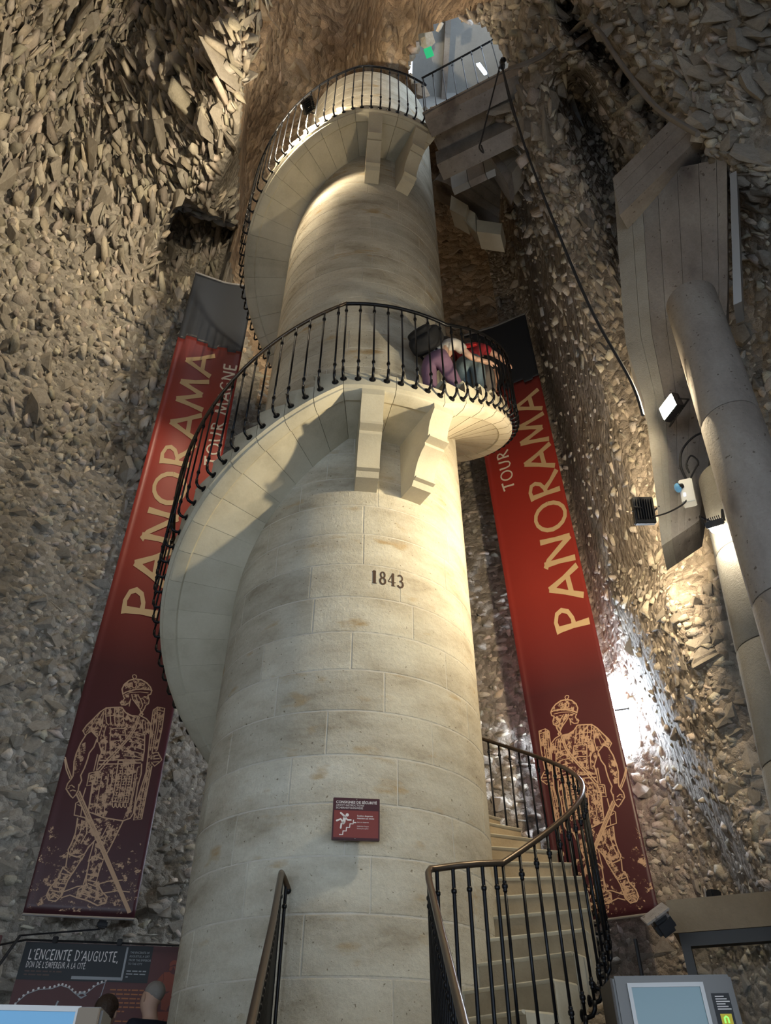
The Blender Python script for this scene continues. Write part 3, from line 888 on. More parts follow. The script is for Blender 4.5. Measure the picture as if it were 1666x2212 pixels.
# ------------------------------------------------------------------ lamps
def flood(name, pos, look, size, glow, label, depth=.07, cat='floodlight', bracket=None, roll=0., dome=0.):
    root = empty(name, pos, label, cat)
    F_ = frame_to(look)
    if roll: F_ = F_ @ Matrix.Rotation(roll, 3, 'Y')
    w_, h_ = size
    p = Vector(pos)
    back = F_ @ Vector((0, depth/2+.004, 0))
    MB().bevbox(p + back, (w_+.03, depth, h_+.03), .008, F_).build('housing', M['black'], root)
    fins = MB()
    for k in range(7): fins.box(p + F_ @ Vector((-w_/2 + w_*(k+.5)/7, depth+.014, 0)), (.006, .03, h_*.85), F_)
    fins.build('cooling_fins', M['black'], root)
    v = [p + F_ @ Vector((a*w_/2, -.002, b*h_/2)) for a, b in ((-1,-1),(1,-1),(1,1),(-1,1))]
    if dome:     # bulging lens
        mb = MB().ball((0,0,0), 1, 14, 8)
        MB().add([p + F_ @ Vector((q[0]*w_*.45, min(q[1],0)*dome, q[2]*h_*.45)) for q in mb.v], mb.f).build('lit_lens', glow, root, smooth=60)
    else:
        MB().add(v, [(0,1,2,3)]).build('lit_glass', glow, root)
    if bracket is not None:
        pts = [p + F_ @ Vector((-w_/2-.02, depth*.6, 0)), p + F_ @ Vector((-w_/2-.03, depth+.06, 0)), Vector(bracket), p + F_ @ Vector((w_/2+.03, depth+.06, 0)), p + F_ @ Vector((w_/2+.02, depth*.6, 0))]
        MB().tube(pts, .009, 6).build('bracket', M['black'], root)
    return root
flood('floodlight', (2.37,4.06,4.60), (-.9,-.25,-.05), (.17,.13), M['lamp_pier'], 'glaring warm floodlight fixed to the tall board-marked concrete pier', bracket=(2.52,4.40,4.72))
flood('stair_spotlight', (-1.18,4.30,11.60), (-.70,.16,.52), (.16,.20), M['lamp_stair'], 'glaring spotlight clamped to the outer edge of the upper turn', .06, 'spotlight', bracket=(-1.06,4.50,11.62), dome=.08)
flood('wall_floodlight', (2.235,4.80,4.06), (.02,.95,.28), (.15,.22), M['lamp_wall'], 'black floodlight beside the pier washing the rubble wall', .06, 'floodlight', bracket=(2.36,4.80,4.1))
# ------------------------------------------------------------------ footbridge from the top landing into the wall
BE = Vector((.894, -.447, 0)); BN = Vector((.447, .894, 0)); BS = Vector((.63, 4.57, 0))
def bp(t, n, z): 
    q = BS + BE*t + BN*n; return Vector((q.x, q.y, z))
def bbeam(mb, t0, t1, n0, n1, z0, z1):
    v = [bp(t0,n0,z0), bp(t1,n0,z0), bp(t1,n1,z0), bp(t0,n1,z0), bp(t0,n0,z1), bp(t1,n0,z1), bp(t1,n1,z1), bp(t0,n1,z1)]
    return mb.add(v, [(0,3,2,1),(4,5,6,7),(0,1,5,4),(1,2,6,5),(2,3,7,6),(3,0,4,7)])
BR = empty('footbridge', (BS.x, BS.y, 11.5), 'concrete footbridge joining the top landing to the broken wall opening', 'bridge')
bbeam(MB(), -.02, 1.75, 0, .25, 11.70, 12.0).build('edge_beam', M['concrete'], BR)
bbeam(MB(), -.10, 1.75, .60, .88, 11.55, 12.0).build('edge_beam', M['concrete'], BR)
bbeam(MB(), -.05, 1.75, -.02, .90, 12.003, 12.06).build('deck', M['concrete'], BR)
bbeam(MB(), .0, 1.75, .252, .598, 11.97, 12.0).build('soffit_slab', M['concrete'], BR)
BRR = empty('bridge_railing', (BS.x, BS.y, 12.02), 'short black iron railing along the footbridge', 'railing')
e0 = cyl(RR, 391, foot2(391) + rh2(391)); zr = e0.z
e1 = bp(1.42, -.03, 13.40)
MB().tube([e0, bp(.0, -.05, zr), bp(.5, -.04, 13.36), e1], .017, 8).build('handrail', M['iron'], BRR, smooth=60)
for k in range(9):
    t = .02 + k*.172; zt = zr + (13.40-zr)*t/1.42
    b = MB().tube([bp(t, -.035, 12.03), bp(t, -.04, zt)], .009, 6).build('baluster', M['iron'], BRR, smooth=60)
    MB().ball(bp(t, -.0395, zt-.14), .016, 8, 5).build('collar_knob', M['iron'], b, smooth=60)

# passage behind the broken opening
def slab(front, back, name, mat, parent=None):
    n = len(front)
    v = list(front) + list(back)
    f = [tuple(range(n)), tuple(range(2*n-1, n-1, -1))] + [(k, n+k, n+(k+1)%n, (k+1)%n) for k in range(n)]
    return mesh_obj(name, v, f, mat, parent)
def quad_slab(q, off, name, mat, parent=None):
    q = [Vector(p) for p in q]; off = Vector(off)
    return slab(q, [p + off for p in q], name, mat, parent)
PR = empty('upper_passage', (1.6, 5.4, 12.0), 'grey concrete passage with slab ceiling beyond the footbridge', 'passage')
quad_slab([(.62,4.2,18.4),(1.35,4.2,18.4),(1.35,8.2,18.4),(.62,8.2,18.4)], (0,0,.3), 'ceiling_slab', M['concrete_grey'], PR)
quad_slab([(1.38,4.2,18.6),(3.6,4.2,18.6),(3.6,8.2,18.6),(1.38,8.2,18.6)], (0,0,.3), 'ceiling_slab', M['concrete_grey'], PR)
quad_slab([(1.30,4.2,18.2),(1.42,4.2,18.2),(1.42,8.0,18.2),(1.30,8.0,18.2)], (0,0,.38), 'ceiling_joist', M['concrete'], PR)
for k in range(7):   # pale boards of the side wall
    t0 = -.1 + k*.30; n_ = 1.28
    quad_slab([bp(t0+.005, n_, 12.0), bp(t0+.295, n_, 12.0), bp(t0+.295, n_, 14.55 - (k%3)*.05), bp(t0+.005, n_, 14.55 - (k%3)*.05)], BN*.12, 'wall_board', M['concrete'] if k % 2 else M['concrete_grey'], PR)
quad_slab([bp(1.9, .4, 12.0), bp(1.95, 1.3, 12.0), bp(1.95, 1.3, 15.5), bp(1.9, .4, 15.5)], BE*.2, 'end_wall', M['concrete_grey'], PR)
quad_slab([(.4,6.62,16.9),(3.8,6.62,16.9),(3.8,6.62,18.9),(.4,6.62,18.9)], (0,.2,0), 'rear_light_block', M['concrete_grey'], PR)  # unseen, added only to keep world light out of the passage
quad_slab([(3.5,3.2,14.5),(3.5,6.6,14.5),(3.5,6.6,18.9),(3.5,3.2,18.9)], (.2,0,0), 'side_light_block', M['concrete_grey'], PR)  # added likewise to block light, never in view
slit = quad_slab([(1.80,5.18,16.05),(1.87,5.16,16.05),(1.95,5.12,15.4),(1.89,5.14,15.4)], (.01,.03,0), 'window_1', M['slit_glow']); tag(slit, kind='structure')
EX = empty('exit_sign', (.87,5.10,16.45), 'small green lit emergency exit sign under the passage ceiling', 'exit sign')
M['exit_green'] = plain('exit_green', (.01,.20,.07), .4, emis=(.02,.55,.22), estr=.55)
M['exit_lamp'] = emitter('exit_lamp', (.1,1.0,.5), 6)
EXM = Matrix.Rotation(-.35, 3, 'Z') @ Matrix.Rotation(-.9, 3, 'X')
MB().bevbox((.87,5.10,16.42), (.16,.03,.28), .004, EXM).build('panel', M['exit_green'], EX)
MB().bevbox(Vector((.87,5.10,16.42)) + EXM @ Vector((.02,-.018,-.06)), (.07,.004,.05), .001, EXM).build('pictogram', M['white'], EX)
MB().ball(Vector((.87,5.10,16.42)) + EXM @ Vector((0,-.02,.08)), .028, 10, 6).build('indicator', M['exit_lamp'], EX)

# remains of an upper curved stair set in the rock beyond the bridge
US = empty('upper_stair_fragment', (1.7,6.7,12.0), 'curved pale stone stair underside stepping into the rock below the bridge', 'stair')
fo = [(1.30,7.2,15.6),(1.51,6.84,15.89),(1.73,6.78,15.59),(1.93,6.73,15.1),(2.11,6.68,14.51),(2.25,6.63,13.98)]
fi = [(.92,7.1,14.9),(1.02,6.93,14.76),(1.24,6.89,14.49),(1.52,6.83,13.92),(1.82,6.76,13.28),(2.09,6.68,12.72)]
for k in range(5):
    for j in range(4):
        a = [Vector(fi[k]).lerp(Vector(fo[k]), j/4+.01), Vector(fi[k+1]).lerp(Vector(fo[k+1]), j/4+.01), Vector(fi[k+1]).lerp(Vector(fo[k+1]), (j+1)/4-.005), Vector(fi[k]).lerp(Vector(fo[k]), (j+1)/4-.005)]
        bow = Vector((0,-.10,.0))*math.sin(math.pi*(j+.5)/4)
        quad_slab([p + bow + Vector((0,.02*(j%2),0)) for p in a], (.05,.5,.12), 'fan_stone', M['concrete'], US)
quad_slab([(1.27,6.68,13.67),(1.55,6.62,13.15),(1.47,6.64,12.73),(1.21,6.69,13.14)], (.12,.35,.02), 'console', M['corbel_stone'], US)
quad_slab([(1.66,6.59,12.56),(2.07,6.48,12.22),(2.01,6.49,11.85),(1.63,6.60,12.16)], (.12,.35,.02), 'console', M['corbel_stone'], US)
quad_slab([(1.30,6.9,14.0),(1.66,6.62,12.86),(1.63,6.65,12.2),(1.45,6.7,12.75)], (.25,.4,.0), 'console', M['corbel_stone'], US)
UB = empty('landing_beam', (2.0,5.2,11.4), 'short pale board-marked concrete beam under the bridge end', 'beam')
pq = [Vector(p) for p in ((1.79,5.31,12.55),(2.34,5.09,12.70),(2.28,5.13,11.97),(1.99,5.23,11.42))]
for k in range(4):
    quad_slab([pq[0].lerp(pq[3],k/4+.004), pq[1].lerp(pq[2],k/4+.004), pq[1].lerp(pq[2],(k+1)/4-.004), pq[0].lerp(pq[3],(k+1)/4-.004)], (.1,.35,0), 'board_face', M['concrete_rough'], UB)
quad_slab([(1.68,5.34,12.60),(1.785,5.31,12.55),(1.985,5.23,11.42),(1.90,5.26,11.15)], (.1,.35,0), 'end_face', M['concrete'], UB)

# ------------------------------------------------------------------ concrete pier and props on the right
PI_ = empty('concrete_pier', (2.5,4.6,3.6), 'tall board-marked concrete pier leaning out of the right wall', 'pier')
pl = [(2.30,4.77,3.67),(2.40,4.46,5.05),(2.38,4.38,5.95),(2.53,3.73,8.0)]
prr = [(2.66,4.72,3.9),(2.98,4.16,5.0),(3.14,3.76,5.8),(3.20,3.02,6.9)]
rows = [0,.2,.4,.55,.7,.85,1]
def lerp_poly(P, t):
    P = [Vector(p) for p in P]; s = t*(len(P)-1); i = min(int(s), len(P)-2)
    return P[i].lerp(P[i+1], s-i)
cols_ = [0,.16,.27,.42,.60,.78,.92,1.0]
rp = random.Random(4)
for a, b in zip(cols_, cols_[1:]):
    v = []; f = []
    offz = rp.uniform(0,.010)
    nr = 14
    for i in range(nr+1):
        t = i/nr
        L_, R_ = lerp_poly(pl, t), lerp_poly(prr, t)
        for s_ in (a+.0015, b-.0015):
            p = L_.lerp(R_, s_)
            v += [p + Vector((-.3,-.9,0)).normalized()*offz, p + Vector((.18,.42,.05))]
    for i in range(nr):
        k = 4*i
        f += [(k, k+2, k+6, k+4), (k+1, k+5, k+7, k+3), (k, k+4, k+5, k+1), (k+2, k+3, k+7, k+6)]
    f += [(0,1,3,2), (4*nr, 4*nr+2, 4*nr+3, 4*nr+1)]
    mesh_obj('board_face', v, f, M['concrete_rough'] if a < .2 else M['concrete'], PI_)
DB = empty('diagonal_beam', (2.7,3.4,7.2), 'dark diagonal concrete beam across the top of the pier', 'beam')
q0 = [Vector(p) for p in ((2.44,3.60,7.75),(3.02,2.92,7.85),(3.18,2.86,7.35),(2.40,3.68,7.10))]
for k in range(3):
    quad_slab([q0[0].lerp(q0[3],k/3+.004), q0[1].lerp(q0[2],k/3+.004), q0[1].lerp(q0[2],(k+1)/3-.004), q0[0].lerp(q0[3],(k+1)/3-.004)], (.35,.45,.2), 'board_face', M['concrete'], DB)
quad_slab([(3.16,3.05,6.65),(3.21,3.02,6.65),(3.18,3.70,5.6),(3.12,3.74,5.6)], (.1,.2,0), 'metal_strip', M['steel'], PI_)

def column(name, label, c, r, z0, z1, lean, nring, mat):
    root = empty(name, (c[0], c[1], z0), label, 'column')
    n = 28
    zs = [z0 + (z1-z0)*k/nring for k in range(nring+1)]
    for a, b in zip(zs, zs[1:]):
        v = []; f = []
        lv = [(a+.004, r-.008), (a+.02, r), (a+(b-a)*.5, r), (b-.02, r), (b-.004, r-.008)]
        for zz, rad in lv:
            t = (zz - z0)
            for k in range(n):
                w_ = 2*math.pi*k/n
                v.append((c[0] + lean[0]*t + rad*math.cos(w_), c[1] + lean[1]*t + rad*math.sin(w_), zz))
        m = len(lv)
        for i in range(m-1):
            for k in range(n):
                f.append((i*n+k, i*n+(k+1)%n, (i+1)*n+(k+1)%n, (i+1)*n+k))
        f += [tuple(range(n-1,-1,-1)), tuple((m-1)*n+k for k in range(n))]
        mesh_obj('drum', v, f, mat, root, smooth=40)
    return root
column('concrete_column', 'thick round concrete column standing in front of the pier at right', (2.20,3.72), .215, -.75, 5.65, (.085,.0), 4, M['concrete'])
column('concrete_column', 'round concrete column behind, lit by a small spotlight', (2.233,4.36), .215, -.75, 4.10, (.12,.0), 6, M['concrete_rough'])

SP = flood('column_spotlight', (2.44,4.14,3.36), (.30,.55,-1.0), (.10,.07), M['lamp_post'], 'small glaring spotlight shining down the rear concrete column', .05, 'spotlight', bracket=(2.52,4.2,3.42), dome=.05)

# emergency light box with cables
EB = empty('emergency_light', (2.52,4.42,3.8), 'white emergency light box with a round blue lamp on the pier', 'emergency light')
EBM = Matrix.Rotation(-.5, 3, 'Z') @ Matrix.Rotation(.12, 3, 'Y')
ec = Vector((2.48,4.42,3.95))
MB().bevbox(ec, (.105,.09,.24), .008, EBM).build('box', M['white'], EB)
MB().ball(ec + EBM @ Vector((-.062,-.05,.035)), .036, 12, 8, (.8,.8,1.3)).build('round_lamp', plain('blue_glass', (.08,.22,.34), .15, emis=(.2,.5,.8), estr=.25), EB, smooth=60)
MB().tube([ec + EBM @ Vector((-.03,-.03,.05)), ec + EBM @ Vector((-.06,-.05,.04))], .03, 10).build('lamp_socket', M['black'], EB)
MB().bevbox(ec + EBM @ Vector((-.02,-.047,-.045)), (.016,.004,.035), .001, EBM).build('status_light', emitter('status_glow', (.75,.8,1), 4), EB)
def cable(pts, r, mat, label, name='rope', cat='rope', clamps=0):
    P = [Vector(p) for p in pts]
    fine = []
    for i in range(len(P)-1):
        p0, p1, p2, p3 = P[max(i-1,0)], P[i], P[i+1], P[min(i+2,len(P)-1)]
        for k in range(6):
            t = k/6
            fine.append(.5*((2*p1) + (p2-p0)*t + (2*p0-5*p1+4*p2-p3)*t*t + (3*p1-p0-3*p2+p3)*t*t*t))
    fine.append(P[-1])
    o = MB().tube(fine, r, 6).build(name, mat, None, smooth=60)
    return tag(o, label, cat)
cable([(2.50,4.40,4.07),(2.47,4.36,4.2),(2.50,4.3,4.33),(2.60,4.2,4.40),(2.72,4.1,4.36)], .010, M['rope'], 'black cable arching from the emergency light box behind the column', 'power_cable', 'cable')
cable([(2.52,4.39,4.07),(2.56,4.33,4.13),(2.60,4.31,4.2),(2.56,4.31,4.27),(2.51,4.34,4.2),(2.52,4.36,4.12)], .008, M['rope'], 'small black loop of cable above the emergency light box', 'power_cable', 'cable')
cable([(2.45,4.40,3.87),(2.40,4.42,3.82),(2.33,4.60,3.88),(2.26,4.86,4.04)], .007, M['rope'], 'thin black cable from the emergency light box to the wall floodlight', 'power_cable', 'cable')

# ropes and cables hanging from the bridge end
cable([(1.74,3.71,11.32),(1.90,3.60,11.15),(2.17,3.44,11.05),(2.46,3.24,11.12),(2.44,2.86,10.30),(2.46,2.77,9.75),(2.46,2.74,8.75),(2.48,2.71,7.80),(2.53,2.68,7.10),(2.64,2.59,6.38)], .028, M['cable'], 'thick grey cable draped along the upper right rock face', 'cable', 'cable')
cable([(1.73,3.70,11.25),(1.95,3.56,11.02),(2.2,3.42,11.0),(2.44,3.22,11.08)], .016, M['cable'], 'thinner grey cable sagging just below the thick one', 'cable', 'cable')
cable([(1.66,3.75,11.5),(1.70,3.86,10.1),(1.75,3.92,8.85),(1.85,3.92,6.8),(1.95,3.96,5.75),(2.10,3.99,4.85),(2.12,4.02,4.45)], .014, M['rope'], 'long black rope hanging from the bridge end to the pier')
cable([(1.66,3.74,11.52),(1.68,3.86,10.6),(1.74,3.94,9.6),(1.80,4.02,9.3)], .010, M['rope'], 'short black rope beside the long rope under the bridge end')
cable([(1.64,3.74,11.55),(1.45,3.9,10.7),(1.24,4.0,9.7),(1.19,4.0,9.45),(1.23,4.0,9.3),(1.22,4.0,9.5)], .011, M['rope'], 'black rope sling with a hook hanging under the bridge')
HK = empty('cable_clamp', (1.66,3.73,11.5), 'black iron clamp gathering the cables at the bridge end', 'clamp')
MB().bevbox((1.66,3.73,11.5), (.07,.07,.16), .01).build('body', M['iron'], HK); MB().ball((1.68,3.70,11.60), .045, 8, 6).build('pulley', M['iron'], HK)

# ------------------------------------------------------------------ daylight slot
a0, a1 = [math.radians(a) for a in SLOT_AZ]; hh = 9.42
wv = []
for (a, e) in ((SLOT_AZ[0]-.2, SLOT_EL[0]-.3), (SLOT_AZ[1]+.2, SLOT_EL[0]-.3), (SLOT_AZ[1]+.2, SLOT_EL[1]+.3), (SLOT_AZ[0]-.2, SLOT_EL[1]+.3)):
    wv.append(Vector((hh*math.sin(math.radians(a)), hh*math.cos(math.radians(a)), hh*math.tan(math.radians(e)))))
wn = quad_slab(wv, (.1,.3,0), 'window_2', M['window_glow']); tag(wn, kind='structure')
wb = Vector(wv[0]).lerp(wv[3], .55); wb2 = Vector(wv[1]).lerp(wv[2], .55)
MB().tube([wb - Vector((0,.05,0)), wb2 - Vector((0,.05,0))], .02, 6).build('window_bar', M['dark_metal'], wn)

# ------------------------------------------------------------------ lettering strokes
def E_(cx, cy, rx, ry, a0=0, a1=360, n=16): return ell(cx, cy, rx, ry, a0, a1, n)
GL = {
 'A': (.74, [[(0,0),(.2,.52),(.38,1)],[(.36,1),(.54,.5),(.74,0)],[(.13,.34),(.6,.37)]]),
 'P': (.56, [[(.1,0),(.11,.5),(.1,1)],[(.02,.95),(.28,1.0),(.46,.92),(.52,.76),(.45,.58),(.28,.48),(.12,.47)]]),
 'N': (.78, [[(.06,0),(.1,.5),(.11,1)],[(.02,.98),(.2,.86),(.64,.02)],[(.64,.02),(.68,.5),(.72,1)]]),
 'O': (.84, [E_(.41,.5,.37,.5)]),
 'R': (.68, [[(.1,0),(.11,.5),(.1,1)],[(.02,.95),(.28,1.0),(.46,.92),(.5,.78),(.43,.62),(.26,.5),(.12,.47)],[(.24,.5),(.42,.25),(.68,-.02)]]),
 'M': (.98, [[(.02,0),(.12,.5),(.2,1)],[(.2,1),(.34,.55),(.48,.14)],[(.48,.14),(.62,.55),(.76,1)],[(.76,1),(.84,.5),(.94,0)]]),
 'T': (.66, [[(.32,0),(.33,.5),(.34,.96)],[(0,.90),(.3,.96),(.66,1.0)]]),
 'U': (.74, [[(.06,1),(.07,.4),(.14,.12),(.33,0),(.52,.1),(.6,.4),(.63,1)]]),
 'G': (.76, [[(.66,.84),(.5,.98),(.3,.96),(.1,.75),(.05,.45),(.15,.14),(.36,.02),(.6,.1)],[(.62,-.02),(.63,.42)],[(.42,.42),(.68,.44)]]),
 'E': (.56, [[(.1,0),(.1,1)],[(.08,.98),(.52,1.0)],[(.1,.52),(.44,.54)],[(.08,.02),(.54,.0)]]),
 'L': (.54, [[(.1,1),(.1,0)],[(.08,.02),(.54,.02)]]),
 'C': (.68, [[(.62,.84),(.46,.98),(.28,.95),(.1,.72),(.07,.42),(.18,.12),(.38,.02),(.64,.14)]]),
 'D': (.74, [[(.1,0),(.1,1)],[(.02,.98),(.34,.97),(.6,.78),(.66,.48),(.56,.2),(.34,.03),(.04,.01)]]),
 'I': (.24, [[(.11,0),(.12,1)]]),
 'S': (.54, [[(.46,.88),(.3,1),(.12,.92),(.08,.74),(.2,.58),(.38,.44),(.46,.26),(.38,.08),(.2,0),(.04,.1)]]),
 "'": (.2, [[(.1,1),(.06,.74)]]), ',': (.22, [[(.12,.08),(.05,-.16)]]), '.': (.2, [[(.08,.0),(.1,.08)]]), ' ': (.34, []),
}
GL['É'] = (GL['E'][0], GL['E'][1] + [[(.22,1.1),(.38,1.26)]]); GL['À'] = (GL['A'][0], GL['A'][1] + [[(.24,1.28),(.4,1.12)]])
def lettering(s, size, wstroke, spacing=.14):
    """returns strokes as (verts2d, faces) laid out from the origin, and the length"""
    x = 0; out = []
    for ch in s:
        wd, strokes = GL[ch]
        for st in strokes:
            m = len(st)
            ws = [wstroke*(1.22 if i in (0, m-1) and m < 16 else .95) for i in range(m)]
            v, f = strip([((x+p[0])*size, p[1]*size) for p in st], [q*size for q in ws])
            out.append((v, f))
        x += wd + spacing
    return out, (x-spacing)*size

